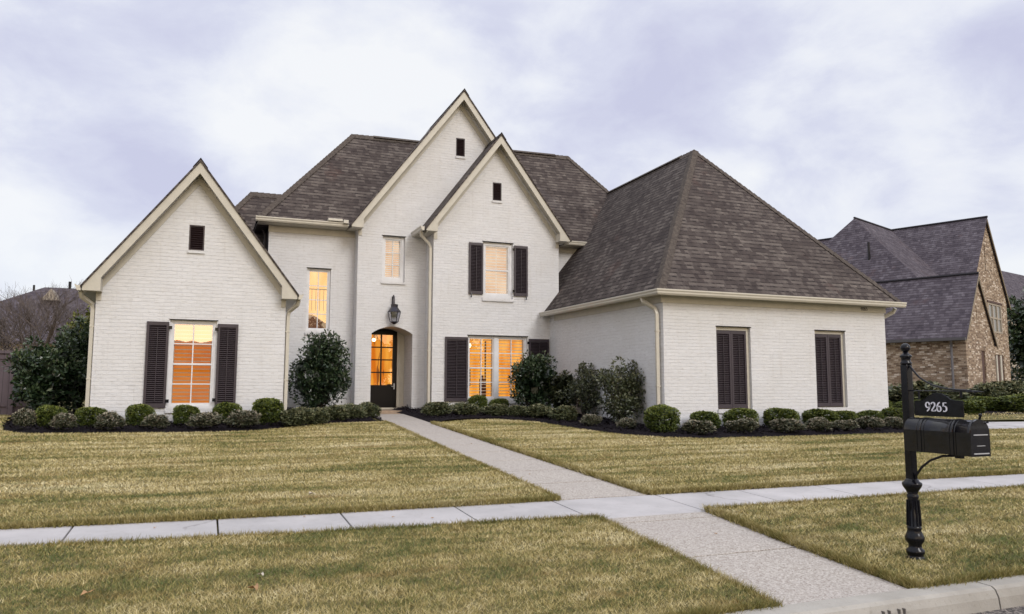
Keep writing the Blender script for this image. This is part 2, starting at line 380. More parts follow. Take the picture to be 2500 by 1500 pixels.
def m_brown(t, b, o):
    u = uvn(t)
    br = t.n('ShaderNodeTexBrick', _offset=.5, Vector=u, Scale=1.0, Mortar__Size=.008, Mortar__Smooth=.2, Bias=0.0, Brick__Width=.205, Row__Height=.0762)
    br.inputs['Color1'].default_value = (0, 0, 0, 1); br.inputs['Color2'].default_value = (1, 1, 1, 1); br.inputs['Mortar'].default_value = (.5, .5, .5, 1)
    r = t.n('ShaderNodeSeparateColor', i0=br.outputs[0]).outputs[0]
    r2 = t.math('ADD', t.math('MULTIPLY', r, .55), t.math('MULTIPLY', t.noise(u, 17, 4, .7), .46))
    c = t.ramp(r2, [(.15, (.10, .068, .05)), (.38, (.22, .15, .105)), (.55, (.33, .245, .175)), (.68, (.43, .335, .25)), (.78, (.64, .56, .48))])
    wp = t.noise(t.n('ShaderNodeMapping', i0=u, i3=(1., 1.5, 1)).outputs[0], 9.5, 3, .6)
    c = t.mix(t.ramp(wp, [(.58, 0.0), (.68, .6)]), c, (.60, .52, .45))
    c = t.mix(br.outputs['Fac'], c, (.27, .22, .16)); t.link(c, b.inputs['Base Color']); bump(t, b, t.math('MULTIPLY', br.outputs['Fac'], -1.0), .6, .015)
brown_brick = mat('tumbled_brown_brick', rough=.85, build=m_brown, spec=.2)
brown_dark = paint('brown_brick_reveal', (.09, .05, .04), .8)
def m_fence(t, b, o):
    u = uvn(t); x = t.n('ShaderNodeSeparateXYZ', i0=u).outputs[0]
    fr = t.math('FRACT', t.math('DIVIDE', x, .14)); gap = t.math('LESS_THAN', fr, .06)
    c = t.mix(t.noise(u, 3, 4, .6), (.070, .052, .062), (.13, .10, .115)); c = t.mix(gap, c, (.03, .022, .026)); t.link(c, b.inputs['Base Color'])
fence_m = mat('stained_cedar_fence', rough=.8, build=m_fence)
steel = paint('weathered_grey_metal', (.42, .42, .43), .5)
digit_m = paint('white_number_paint', (.80, .78, .84), .4); bronze = paint('dark_bronze_number', (.03, .02, .015), .5)
cream_block = paint('pale_stucco', (.36, .31, .25), .8)

def gz(y): return -1.544 + .04*min(max(y, -1e3), 23.0) if y > 3.9 else -1.388

# ------------------------------------------------------------------ ground, street, walks
def structure(o): o['kind'] = 'structure'; return o
def sheet(name, pts, dz, m, depth=0.0, n=1):
    """polygon (x,y) draped on the lot plane, raised by dz, with optional side skirts"""
    b = MB(); P = [(x, y, gz(y)+dz) for x, y in pts]
    tri = tessellate_polygon([[Vector(p) for p in P]])
    i = b.addv(P)
    for q in tri:
        a, c, d = (Vector(P[k]) for k in q)
        b.face([i+k for k in (q if (c-a).cross(d-a).z > 0 else q[::-1])])
    if depth:
        j = b.addv([(x, y, z-depth) for x, y, z in P]); N = len(P)
        for k in range(N): b.face((i+k, i+(k+1) % N, j+(k+1) % N, j+k))
    return structure(b.build(name, m, uv=False))
g = MB()
g.poly([(-600, 4.0, gz(4.0)-.07), (900, 4.0, gz(4.0)-.07), (900, 23, gz(23)-.07), (-600, 23, gz(23)-.07)])
g.poly([(-600, 23, gz(23)-.07), (900, 23, gz(23)-.07), (900, 2500, gz(23)-.07), (-600, 2500, gz(23)-.07)])
structure(g.build('ground', thatch, uv=False))
structure(MB().poly([(-600, -12, -1.53), (900, -12, -1.53), (900, 4.02, -1.53), (-600, 4.02, -1.53)]).build('road', asph, uv=False))
structure(MB().poly([(-600, -600, -1.40), (900, -600, -1.40), (900, -12, -1.40), (-600, -12, -1.40)]).build('far_verge', thatch, uv=False))
# kerb, cast in lengths
kb = MB(); zt = -1.385
for x0, x1 in ((-30, -6.0), (-5.985, -1.2), (-1.185, 5.18), (5.195, 9.0), (9.015, 14.0), (14.015, 60)):
    prof = [(4.045, zt-.12), (4.045, zt), (3.90, zt-.004), (3.872, zt-.022), (3.85, zt-.07), (3.838, zt-.16), (4.045, zt-.16)]
    kb.prism([(x0, y, z) for y, z in prof], (x1-x0, 0, 0))
kerb = structure(kb.build('kerb', kerb_m))
sb = MB()
for x, h in ((4.11, .03), (4.16, .055), (4.245, .025), (4.29, .03)):
    sb.box(x, x+.007, 3.838-.004, 3.86, zt-.055-h, zt-.05)
sb.build('stain', paint('faded_kerb_stain', (.15, .135, .12), .9), kerb)
# public sidewalk: slabs follow a very slight bend of the street
def swf(x): return 7.84 + .012*max(0, 3.0-x) + .030*max(0, 1.2-x)**1.35*.9
def swn(x): return 6.83 + .05*max(0, 3.6-x)/1.5 + .022*max(0, 1.6-x)**1.2*1.6
xs = [-8.3, -7.1, -5.9, -4.65, -3.45, -2.25, -1.03, .17, 1.31, 2.49, 3.61, 4.93, 6.1, 7.3, 8.55, 9.8, 11.05, 12.3, 13.6, 15, 17, 20, 25, 32, 40]
sw = MB(); J = .008
for a, c in zip(xs, xs[1:]):
    P = [(a+J, swn(a)), (c-J, swn(c)), (c-J, swf(c)), (a+J, swf(a))]
    sw.prism([(x, y, gz(y)-.085) for x, y in P], (0, 0, .06))
structure(sw.build('sidewalk', concrete, bevel=.006))
def lawn_walk():
    m = MB(); dz = -.022
    def slab(L0, L1, R0, R1):
        m.prism([(*p, gz(p[1])+dz-.06) for p in (L0, R0, R1, L1)], (0, 0, .06))
    ys = [4.055, 5.30, 6.58, 6.815]
    f = lambda y: (3.46+(y-4.05)*.065, 4.62+(y-4.05)*.105)
    for a, c in ((4.075, 5.29), (5.315, 6.565)):
        slab((f(a)[0], a), (f(c)[0], c), (f(a)[1], a), (f(c)[1], c))
    slab((3.63, 6.59), (3.63, 6.80), (4.91, 6.59), (4.91, 6.80))
    g_ = lambda y: (3.66+(y-7.85)*.022 + max(0, y-13)*.03, 4.84+(y-7.85)*.015)
    y = 7.86
    while y < 20.3:
        c = min(y+1.06, 20.4); slab((g_(y)[0], y), (g_(c-.034)[0], c-.034), (g_(y)[1], y), (g_(c-.034)[1], c-.034)); y = c
    return m
structure(MB().poly([(3.47, 4.06, gz(4.06)-.045), (4.61, 4.06, gz(4.06)-.045), (4.88, 6.8, gz(6.8)-.045), (3.64, 6.8, gz(6.8)-.045)]).poly([(3.68, 7.87, gz(7.87)-.045), (4.83, 7.87, gz(7.87)-.045), (5.0, 20.3, gz(20.3)-.045), (4.1, 20.3, gz(20.3)-.045), (3.82, 13, gz(13)-.045)]).build('joint_bed', mulch_m, uv=False))
structure(lawn_walk().build('garden_path', aggregate, bevel=.004))
structure(MB().poly([(17.6, 13.35, gz(13.35)-.05), (80, 9.0, gz(9.0)-.05), (80, 11.6, gz(11.6)-.04), (22, 15.2, gz(15.2)-.05), (17.6, 15.6, gz(15.6)-.05)]).build('driveway', concrete, uv=False))
structure(MB().poly([(16.9, 15.0, gz(15)-.045), (20.5, 15.0, gz(15)-.045), (22.5, 24, gz(23)-.045), (16.9, 24, gz(23)-.045)]).build('driveway', concrete, uv=False))

BEDL = [(-3.52, 17.30), (-3.40, 16.95), (-2.99, 16.42), (-1.35, 16.22), (.1, 16.03), (1.0, 16.2), (1.71, 16.76), (2.3, 17.3), (2.69, 17.58), (3.9, 17.82)]
BEDR = [(4.99, 18.9), (5.05, 17.45), (5.9, 17.9), (6.81, 18.0), (7.5, 17.05), (7.68, 15.19), (8.0, 13.94), (8.54, 13.24), (9.24, 12.87), (11.27, 12.82), (14.6, 12.82), (16.2, 12.95), (17.2, 13.5)]
bl = BEDL + [(3.98, 21.8), (-4.0, 20.9), (-3.72, 18.5)]
br_ = BEDR + [(17.0, 21.8), (4.95, 21.8)]
def mulch(name, pts):
    b = MB(); P = [(x, y, gz(y)-.03) for x, y in pts]; cx = sum(p[0] for p in P)/len(P); cy = sum(p[1] for p in P)/len(P)
    Q = [(x+(cx-x)*.06, y+(min(y+.45, cy)-y if y < cy else 0), gz(y)+.055) for x, y, z in P]
    i = b.addv(P); j = b.addv(Q); N = len(P)
    for k in range(N): b.face((i+k, i+(k+1) % N, j+(k+1) % N, j+k))
    for q in tessellate_polygon([[Vector(p) for p in Q]]): b.face([j+k for k in q])
    o = b.build(name, mulch_m, uv=False); return structure(o)
mulch('mulch_bed', bl); mulch('mulch_bed', br_)
# mulch chips as real bits
def chips(pts, n):
    P = np.array(pts); lo, hi = P.min(0), P.max(0); q = lo+(hi-lo)*RNG.random((n*3, 2)); q = q[inpoly(q, P)][:n]
    return q
def inpoly(q, P):
    x, y = q[:, 0], q[:, 1]; c = np.zeros(len(q), bool); j = len(P)-1
    for i in range(len(P)):
        xi, yi = P[i]; xj, yj = P[j]
        c ^= ((yi > y) != (yj > y)) & (x < (xj-xi)*(y-yi)/(yj-yi+1e-12)+xi); j = i
    return c
def gzv(y): return np.where(y > 3.9, -1.544+.04*np.minimum(y, 23), -1.388)
q = np.vstack([chips(bl, 9000), chips(br_, 12000)])
n = len(q); th = RNG.random(n)*6.28; L = .018+.03*RNG.random(n); w_ = .006+.008*RNG.random(n)
d = np.stack([np.cos(th), np.sin(th), RNG.normal(0, .35, n)], 1)*L[:, None]; e = np.stack([-np.sin(th), np.cos(th), RNG.normal(0, .5, n)], 1)*w_[:, None]
c0 = np.column_stack([q, gzv(q[:, 1])+.075+.02*RNG.random(n)])
V = np.stack([c0-d-e, c0+d-e, c0+d+e, c0-d+e], 1).reshape(-1, 3)
tag(np_mesh('mulch_chips', V, np.arange(4*n).reshape(-1, 4), mulch_m, rnd=RNG.random(n)), 'black shredded mulch strewn over the planting beds', 'mulch', kind='stuff')

# lawns
LA = [(-14, 8.9)] + [(x, swf(x)) for x in (-7, -4, -2.5, -1.6, -.9, -.2, .6, 1.2, 2, 3)] + [(3.69, 7.84), (3.74, 11), (3.86, 15), (3.95, 17.82)] + BEDL[::-1] + [(-3.74, 18.5), (-4.02, 20.95), (-14, 20.95)]
LB = [(4.86, 7.86), (8, 7.85), (12, 7.80), (20, 7.7), (60, 7.2), (60, 9.6), (17.5, 13.2), (17.15, 13.45)] + BEDR[-2::-1][:-1] + [(4.98, 17.4), (4.90, 12)]
LC = [(-9, 4.05), (3.44, 4.05), (3.52, 5.3), (3.61, 6.80)] + [(x, swn(x)) for x in (2.5, 1.6, .8, 0, -1, -2, -3, -5, -9)]
LD = [(4.66, 4.05), (30, 4.05), (30, 6.82), (4.93, 6.82), (4.76, 5.4)]
LE = [(17.0, 15.75), (22, 15.45), (80, 12.0), (80, 17.5), (30, 18.0), (23.5, 17.6), (17.0, 18.0)]
for P in (LA, LB, LC, LD): sheet('lawn', P, .004, thatch, .05)
sheet('lawn', LE, -.02, thatch, .0)
RR = np.array([_r[:], _u[:], _f[:]])
def visible(q, mpx=.36):
    c = q @ RR.T; x = c[:, 0]/np.maximum(c[:, 2], .01)/(1250/1870.8); y = c[:, 1]/np.maximum(c[:, 2], .01)/(750/1870.8)
    return (c[:, 2] > .3) & (abs(x) < 1+mpx) & (abs(y) < 1+mpx*.8)
def scatter(P, dens_fn, dmax):
    P = np.array(P); lo, hi = P.min(0), np.minimum(P.max(0), [42, 22]); n = int(np.prod(hi-lo)*dmax)
    q = lo+(hi-lo)*RNG.random((n, 2)); q = q[inpoly(q, P)]
    z = gzv(q[:, 1]); q3 = np.column_stack([q, z]); q3 = q3[visible(q3)]
    dist = np.linalg.norm(q3, axis=1); keep = RNG.random(len(q3)) < dens_fn(dist)/dmax
    return q3[keep]
pts = [scatter(LC, lambda d: np.clip(9500*(5.2/d)**1.5, 0, 12000), 12000), scatter(LD, lambda d: np.clip(9500*(5.2/d)**1.7, 600, 12000), 12000),
       scatter(LA, lambda d: np.clip(4200*(8.5/d)**1.6, 700, 4600), 4600), scatter(LB, lambda d: np.clip(4200*(8.5/d)**1.6, 500, 4600), 4600),
       scatter(LE, lambda d: 120+0*d, 130)]
def edge_pts(line, dens):        # shaggy overhanging border
    o = []
    for a, c in zip(line, line[1:]):
        a, c = np.array(a), np.array(c); L = np.linalg.norm(c-a); t = RNG.random(int(L*dens)); o.append(a+(c-a)*t[:, None]+RNG.normal(0, .022, (len(t), 2)))
    o = np.vstack(o); q3 = np.column_stack([o, gzv(o[:, 1])-.035*RNG.random(len(o))]); return q3[visible(q3)]
E_ = [edge_pts([p for p in LA[:12]], 2200), edge_pts([(3.69, 7.84), (3.74, 11), (3.86, 15), (3.95, 17.8)], 1000), edge_pts(LB[:4], 1800), edge_pts([(4.86, 7.86), (4.90, 12), (4.98, 17.4)], 2200),
      edge_pts(LC[1:], 1600), edge_pts([(-3, 4.06), (3.44, 4.06)], 2400), edge_pts([(4.66, 4.06), (9, 4.06)], 2400), edge_pts([(4.66, 4.05), (4.76, 5.4), (4.93, 6.82)], 3200), edge_pts([(4.93, 6.82), (16, 6.82)], 1100)]
P3 = np.vstack(pts+E_); n = len(P3); isE = np.zeros(n); isE[len(np.vstack(pts)):] = 1; dist = np.linalg.norm(P3, axis=1)
clump = RNG.normal(0, 1, n)
h = (.018+.018*RNG.random(n))*(1+.75*isE)*(1+.10*np.sin(P3[:, 0]*5.1+np.sin(P3[:, 1]*4))*np.cos(P3[:, 1]*6.3)); wd = np.clip(.00048*dist, .0016, .012)*(.7+.6*RNG.random(n))
th = RNG.random(n)*6.283; lean = RNG.normal(0, .85, (n, 2))*(1-.35*isE)[:, None]
sx, sy = np.cos(th)*wd, np.sin(th)*wd
A = P3-np.column_stack([sx, sy, 0*sx]); B = P3+np.column_stack([sx, sy, 0*sx]); T = P3+np.column_stack([lean[:, 0]*h, lean[:, 1]*h, h])
V = np.stack([A, B, T], 1).reshape(-1, 3)
gob = np_mesh('grass', V, np.arange(3*n).reshape(-1, 3), grass_m, rnd=RNG.random(n))
ea = gob.data.attributes.new('edge', 'FLOAT', 'FACE'); ea.data.foreach_set('value', (isE*(.35+.5*RNG.random(n))).astype(np.float32))
tag(gob, 'short straw and green dormant grass blades covering the lawns', 'grass', kind='stuff')
print('grass blades', n)
# fallen leaves
def fallen(x, y, s, m, label):
    b = MB(); k = 7; i = b.addv([(x+math.cos(t*.9+x)*s*(1 if t % 2 else .45), y+math.sin(t*.9+x)*s*(1 if t % 2 else .45), gz(y)+(.045 if s > .03 else -.010)+.3*s*math.sin(t*2.1)) for t in range(k)])
    b.face(range(i, i+k)); b.f[-1] = tuple(range(i, i+k)); o = b.build('fallen_leaf', m, off=Vector((0, 0, 0)), uv=False)
    o.modifiers.new('thick', 'SOLIDIFY').thickness = .002
    return tag(o, label, 'leaf', 'dry leaves fallen on the lawn')
fallen(1.13, 8.62, .055, dleaf_w, 'pale fallen leaf on the lawn just beyond the sidewalk')
fallen(.36, 5.55, .030, dleaf_w, 'whitish dry leaf on the near verge, the one left of its pair')
fallen(.42, 5.62, .0301, dleaf_w, 'small whitish dry leaf on the near verge, right of its pair')
fallen(.36, 5.33, .05, dleaf, 'brown dry leaf on the near verge just below the pale pair')
fallen(-.62, 5.55, .045, dleaf, 'tan dry leaf on the near verge toward the left')

for x, y, lb in ((1.75, 7.45, 'tiny dry leaf speck in the middle of the sidewalk slab left of the path crossing'), (-.35, 7.62, 'tiny dry leaf speck on the sidewalk slab nearest the left frame edge'), (.95, 7.72, 'tiny dry leaf speck along the lawn edge of the sidewalk'),
                 (2.1, 7.30, 'tiny dry leaf speck beside a sidewalk joint, right of the one in mid slab'), (4.1, 9.6, 'tiny dry leaf speck on the garden path above the sidewalk crossing'), (4.35, 5.9, 'tiny dry leaf speck on the path slab between sidewalk and kerb'), (4.5, 13.2, 'tiny dry leaf speck halfway up the garden path to the door')):
    fallen(x, y, .016, dleaf, lb)['group'] = 'tiny leaf bits on the paving'
# ------------------------------------------------------------------ HOUSE
H = empty('brick_house', (5.0, 20.0, gz(20)), label='white painted brick house with steep brown roofs and three pointed gables', cat='house')
def wall_face(b, outer, holes, to3, depth, reveal_off):
    """outer and holes are 2-D loops; to3 maps (a,z,d) to 3-D, d = distance into the wall"""
    loops = [outer]+holes; P = [p for l in loops for p in l]
    tri = tessellate_polygon([[Vector((p[0], p[1], 0)) for p in l] for l in loops])
    i = b.addv([to3(p[0], p[1], 0) for p in P])
    f0 = Vector(to3(0, 0, 0)); inward = Vector(to3(0, 0, 1))-f0
    for q in tri:
        a, c, d = (Vector(b.v[i+k]) for k in q)
        nn_ = (c-a).cross(d-a)
        if nn_.length < 1e-7: continue
        b.face([i+k for k in (q if nn_.dot(inward) < 0 else q[::-1])])
    for hl in holes:
        n = len(hl); i = b.addv([to3(p[0], p[1], 0) for p in hl]); j = b.addv([to3(p[0], p[1], depth) for p in hl])
        for k in range(n): b.face((i+k, i+(k+1) % n, j+(k+1) % n, j+k))
def rect(x0, x1, z0, z1): return [(x0, z0), (x1, z0), (x1, z1), (x0, z1)]
def gable(xc, zp, hw, s, Yf, Yw, Yb, wl, wr, zb, zbox, holes, zbl=None, name='wall', boxw=.33):
    # wall
    b = MB(); zl = zp-.14-s*(xc-wl); zr = zp-.14-s*(wr-xc)
    wall_face(b, [(wl, zb), (wr, zb), (wr, zr), (xc, zp-.14), (wl, zl)], holes, lambda a, z, d: (a, Yw+d, z), .13, 0)
    for x in (wl, wr): b.poly([(x, Yw, zb), (x, Yb, zb), (x, Yb, zl if x == wl else zr), (x, Yw, zl if x == wl else zr)])
    b.build('wall', white_brick, H)
    # roof slabs
    b = MB(); ov = .03
    for sg in (-1, 1):
        xe = xc+sg*(hw+.03); ze = zp-s*(hw+.03)
        b.prism([(xc, Yf-ov, zp), (xe, Yf-ov, ze), (xe, Yb, ze), (xc, Yb, zp)], (0, 0, -.055))
    rf = b.build('roof', roof_m, H)
    cp = MB()
    yy = Yf-ov
    while yy < Yb-.1:
        for sg in (-1, 1):
            cp.poly([(xc, yy, zp+.035), (xc+sg*.15, yy, zp+.025-s*.15), (xc+sg*.15, yy+.2, zp+.012-s*.15), (xc, yy+.2, zp+.02)])
        yy += .19
    cp.build('ridge_cap', cap_m, rf, uv=False)
    # rake boards (front), soffits and wall frieze
    rk, sf, fr = MB(), MB(), MB(); tb = .30; t0 = .058
    for sg in (-1, 1):
        xe = xc+sg*hw; xb = xc+sg*(hw-boxw)
        pts = [(xc, zp-t0), (xe, zp-t0-s*hw), (xe, zbox), (xb, zbox), (xb, zp-tb-s*(hw-boxw)), (xc, zp-tb)]
        rk.prism([(x, Yf, z) for x, z in pts], (0, .03, 0))
        # soffit under the overhang, sloping
        sf.prism([(xc, Yf+.03, zp-t0-.10), (xe-sg*.02, Yf+.03, zp-t0-.10-s*(hw-.02)), (xe-sg*.02, Yw-.002, zp-t0-.10-s*(hw-.02)), (xc, Yw-.002, zp-t0-.10)], (0, 0, -.02))
        # boxed eave return
        x0, x1 = sorted((xe, xb)); sf.box(x0+.004, x1-.004, Yf+.032, Yw+.3, zbox+.003, zbox+.03)
        inner = xb+.0; sf.box(min(inner, inner+sg*.02), max(inner, inner+sg*.02), Yf+.032, Yw-.002, zbox+.004, zp-tb-s*(hw-boxw)-.0)
        xw = wl if sg < 0 else wr
        a0 = zp-.14-.0; fb = .30
        pw = abs(xw-xc)+.0
        fr.prism([(x, Yw-.022, z) for x, z in [(xc, zp-tb+.02), (xc+sg*pw, zp-tb+.02-s*pw), (xc+sg*pw, zbox-.16), (xc+sg*(pw-.10), zbox-.16), (xc+sg*(pw-.10), zp-tb-.17-s*(pw-.10)), (xc, zp-tb-.17)]], (0, .02, 0))
    rk.each('rake_board', trim, H); sf.each('soffit', trim, H); fr.each('frieze_board', trim, H)
def vent(x0, x1, z0, z1, Y):
    b = MB(); b.box(x0, x1, Y+.07, Y+.09, z0, z1)
    b.box(x0, x0+.03, Y+.005, Y+.07, z0, z1); b.box(x1-.03, x1, Y+.005, Y+.07, z0, z1); b.box(x0+.03, x1-.03, Y+.005, Y+.07, z1-.03, z1); b.box(x0+.03, x1-.03, Y+.005, Y+.07, z0, z0+.03)
    z = z0+.05
    while z < z1-.05:
        b.box(x0+.03, x1-.03, -.028, .028, -.005, .005, Matrix.Translation((0, Y+.04, z)) @ Matrix.Rotation(R(-38), 4, 'X')); z += .048
    v = b.build('gable_vent', vent_m, H)
    MB().box(x0-.02, x1+.02, Y-.035, Y+.06, z0-.065, z0-.003).build('sill', white_brick, v)
def sill(x0, x1, z1, Y, par, h=.075):
    MB().box(x0, x1, Y-.045, Y+.10, z1-h, z1).build('sill', white_brick, par)
def window(x0, x1, z0, z1, Y, cols=2, rows=(2, 2), glass=None, room=None, rec=.07, fw=.055, louv=.07, mull=None, blinds=True, depth=.5, rr=.012, lmat=None, outerw=.0):
    """window filling the opening x0..x1, z0..z1 in the wall plane Y"""
    f = MB(); ya, yb = Y+rec, Y+rec+.07
    f.box(x0, x0+fw, ya, yb, z0, z1); f.box(x1-fw, x1, ya, yb, z0, z1); f.box(x0+fw, x1-fw, ya, yb, z1-fw, z1); f.box(x0+fw, x1-fw, ya, yb, z0, z0+fw*1.35)
    units = [(x0+fw, x1-fw)] if mull is None else [(x0+fw, mull-.062), (mull+.062, x1-fw)]
    if mull is not None: f.box(mull-.062, mull+.062, ya-.012, yb, z0+fw*1.35, z1-fw)
    zz0, zz1 = z0+fw*1.35, z1-fw
    sa, sb_ = ya+.022, yb-.012
    for a, c in units:
        sw_ = .032; zm = (zz0+zz1)/2 if len(rows) == 2 else None
        f.box(a, a+sw_, sa, sb_, zz0, zz1); f.box(c-sw_, c, sa, sb_, zz0, zz1); f.box(a+sw_, c-sw_, sa, sb_, zz1-sw_, zz1); f.box(a+sw_, c-sw_, sa, sb_, zz0, zz0+sw_*1.6)
        if zm: f.box(a+sw_, c-sw_, sa-.012, sb_, zm-.02, zm+.02)
        segs = [(zz0+sw_*1.6, zm-.02, rows[0]), (zm+.02, zz1-sw_, rows[1])] if zm else [(zz0+sw_*1.6, zz1-sw_, rows[0])]
        for s0, s1, r in segs:
            for k in range(1, r): zq = s0+(s1-s0)*k/r; f.box(a+sw_, c-sw_, sa+.006, sb_-.004, zq-rr, zq+rr)
            for k in range(1, cols): xq = a+sw_+(c-a-2*sw_)*k/cols; f.box(xq-rr, xq+rr, sa+.004, sb_-.002, s0, s1)
    wn = f.build('window', white_p, H)
    gl = MB()
    for a, c in units: gl.poly([(a+.03, sa+.02, zz0+.04), (c-.03, sa+.02, zz0+.04), (c-.03, sa+.02, zz1-.03), (a+.03, sa+.02, zz1-.03)])
    gl.build('pane', glass or glass_lo, wn)
    yr = yb+depth
    rm = MB(); rm.poly([(x0-.5, yr, z0-.3), (x1+.5, yr, z0-.3), (x1+.5, yr, z1+.2), (x0-.5, yr, z1+.2)])
    rm.poly([(x0-.5, yb+.16, z0-.3), (x0-.5, yr, z0-.3), (x0-.5, yr, z1+.2), (x0-.5, yb+.16, z1+.2)]); rm.poly([(x1+.5, yb+.16, z0-.3), (x1+.5, yr, z0-.3), (x1+.5, yr, z1+.2), (x1+.5, yb+.16, z1+.2)])
    rm.build('lit_room', room, wn)
    if blinds:
        l = MB()
        for a, c in units:
            l.box(a-.01, a+.045, yb+.03, yb+.06, zz0-.02, zz1+.02); l.box(c-.045, c+.01, yb+.03, yb+.06, zz0-.02, zz1+.02)
            z = zz0+.03
            while z < zz1: l.box(a+.045, c-.045, -.03, .03, -.008, .008, Matrix.Translation((0, yb+.05, z)) @ Matrix.Rotation(R(6), 4, 'X')); z += louv
            l.box((a+c)/2-.006, (a+c)/2+.006, yb+.012, yb+.02, zz0, zz1)
        l.build('louver_blind', lmat or louv_m, wn)
    return wn
def lintel(x0, x1, z, Y, par):        # steel angle over the opening
    MB().box(x0, x1, Y-.012, Y+.06, z, z+.018).build('lintel', iron, par)
def shutter(x0, x1, z0, z1, Y, hinge=None, dogs=None, th=.04, par=None):
    b = MB(); st = .05 if x1-x0 > .3 else .04; y0, y1 = Y-.012-th, Y-.012
    b.box(x0, x0+st, y0, y1, z0, z1); b.box(x1-st, x1, y0, y1, z0, z1)
    for a, c in ((z0, z0+.09), (z1-.075, z1)): b.box(x0+st, x1-st, y0, y1, a, c)
    b.box(x0+st, x1-st, y1-.006, y1, z0+.09, z1-.075)
    z = z0+.09+.02
    while z < z1-.085:
        b.box(x0+st, x1-st, -.021, .021, -.0035, .0035, Matrix.Translation((0, (y0+y1)/2+.002, z)) @ Matrix.Rotation(R(-42), 4, 'X')); z += .042
    xm = (x0+x1)/2; b.box(xm-.006, xm+.006, y0-.008, y0+.006, z0+.12, z1-.12)
    s = b.build('shutter', dark_p, par or H)
    hb = MB()
    if hinge:
        for z in (z0+.14, z1-.12): hb.box(min(hinge, hinge*1)-.035, hinge+.035, y0-.006, y0+.01, z-.035, z+.035)
    if dogs:
        for x in dogs: hb.tube([(x, y0-.01, z0+.03), (x, y0-.02, z0-.03), (x+.01, y0-.015, z0-.06), (x, y0-.02, z0-.10)], [.011, .012, .016, .022], 6)
    if hinge or dogs: hb.each('hardware', iron, s)
    return s
GP = [(0, 0), (0, .115), (-.015, .13), (-.005, .0), ]
def gutter(p0, p1, outv, name='gutter', h=.125, d=.11, drop=0.0):
    """K-style gutter running p0->p1 along its back top edge, opening upward, projecting along outv"""
    p0, p1, o = Vector(p0), Vector(p1), Vector(outv)
    pr = [(0, 0), (0, -h), (d*.55, -h), (d*.78, -h*.72), (d*.80, -h*.45), (d, -h*.22), (d, 0), (d-.012, 0), (d-.012, -h*.18), (.01, -h*.18)]
    b = MB(); b.prism([p0+o*a+Vector((0, 0, c)) for a, c in pr], p1-p0); return b.build(name, gut_m, H)
def downspout(path, name='downspout', r=.038):
    b = MB(); b.tube(path, r, 4, sq=True); p = [Vector(q) for q in path]
    d = b.build(name, gut_m, H, bevel=.006)
    s = MB(); a, c = p[-2], p[-1]
    for k in (.15, .62): q = a.lerp(c, k); s.box(q.x-.05, q.x+.05, q.y-.045, q.y+.045, q.z-.012, q.z+.012)
    s.each('strap', gut_m, d); return d

# --- left wing gable
gable(-.25, 4.83, 2.10, 1.33, 17.40, 17.75, 22.0, -2.13, 1.64, gz(17.7)-.1, 1.90,
      [rect(-.71, .22, -.50, 1.385), rect(-.42, -.11, 2.905, 3.46)])
vent(-.42, -.11, 2.905, 3.46, 17.75)
wn = window(-.71, .22, -.50, 1.385, 17.75, 2, (2, 2), glass_hi, room_orange, louv=.083, depth=.6)
sill(-.735, .245, -.50, 17.75, wn); lintel(-.73, .24, 1.385, 17.75, wn)
shutter(-1.155, -.725, -.47, 1.335, 17.75, hinge=-.70); shutter(.235, .655, -.45, 1.325, 17.75, hinge=.215)
gutter((-2.37, 17.38, 2.02), (-2.37, 22, 2.02), (-1, 0, 0)); gutter((1.87, 17.38, 2.02), (1.87, 21.4, 2.02), (1, 0, 0))
MB().box(-2.40, -2.14, 17.6, 22, 1.90, 1.93).box(1.65, 1.90, 17.6, 21.6, 1.90, 1.93).each('soffit', trim, H)
downspout([(-2.40, 17.62, 1.90), (-2.38, 17.68, 1.80), (-2.20, 17.82, 1.66), (-2.18, 17.84, 1.55), (-2.18, 17.84, -.75)])
downspout([(1.90, 17.60, 1.90), (1.88, 17.66, 1.80), (1.72, 17.82, 1.66), (1.70, 17.84, 1.55), (1.70, 17.84, -.75)])
# --- tower gable with the entry arch
xa0, xa1, zs = 4.30, 5.47, 1.46
arch = [(xa0, gz(21.3)-.1), (xa1, gz(21.3)-.1), (xa1, zs)] + [(xa0+(xa1-xa0)*(1-k/14), zs+.205*math.sin(math.pi*k/14)**.85) for k in range(1, 14)] + [(xa0, zs)]
gable(6.84, 8.76, 3.22, 1.33, 20.95, 21.30, 24.7, 3.865, 9.82, gz(21.3)-.12, 4.37,
      [arch, rect(4.56, 5.21, 2.93, 4.25), rect(6.71, 6.99, 6.82, 7.38)])
vent(6.71, 6.99, 6.82, 7.38, 21.30)
wn = window(4.56, 5.21, 2.93, 4.25, 21.30, 2, (3,), glass_lo, room_pale, rec=.09, louv=.062, lmat=white_p, fw=.08)
sill(4.53, 5.24, 2.93, 21.30, wn, .06); lintel(4.53, 5.24, 4.25, 21.30, wn)
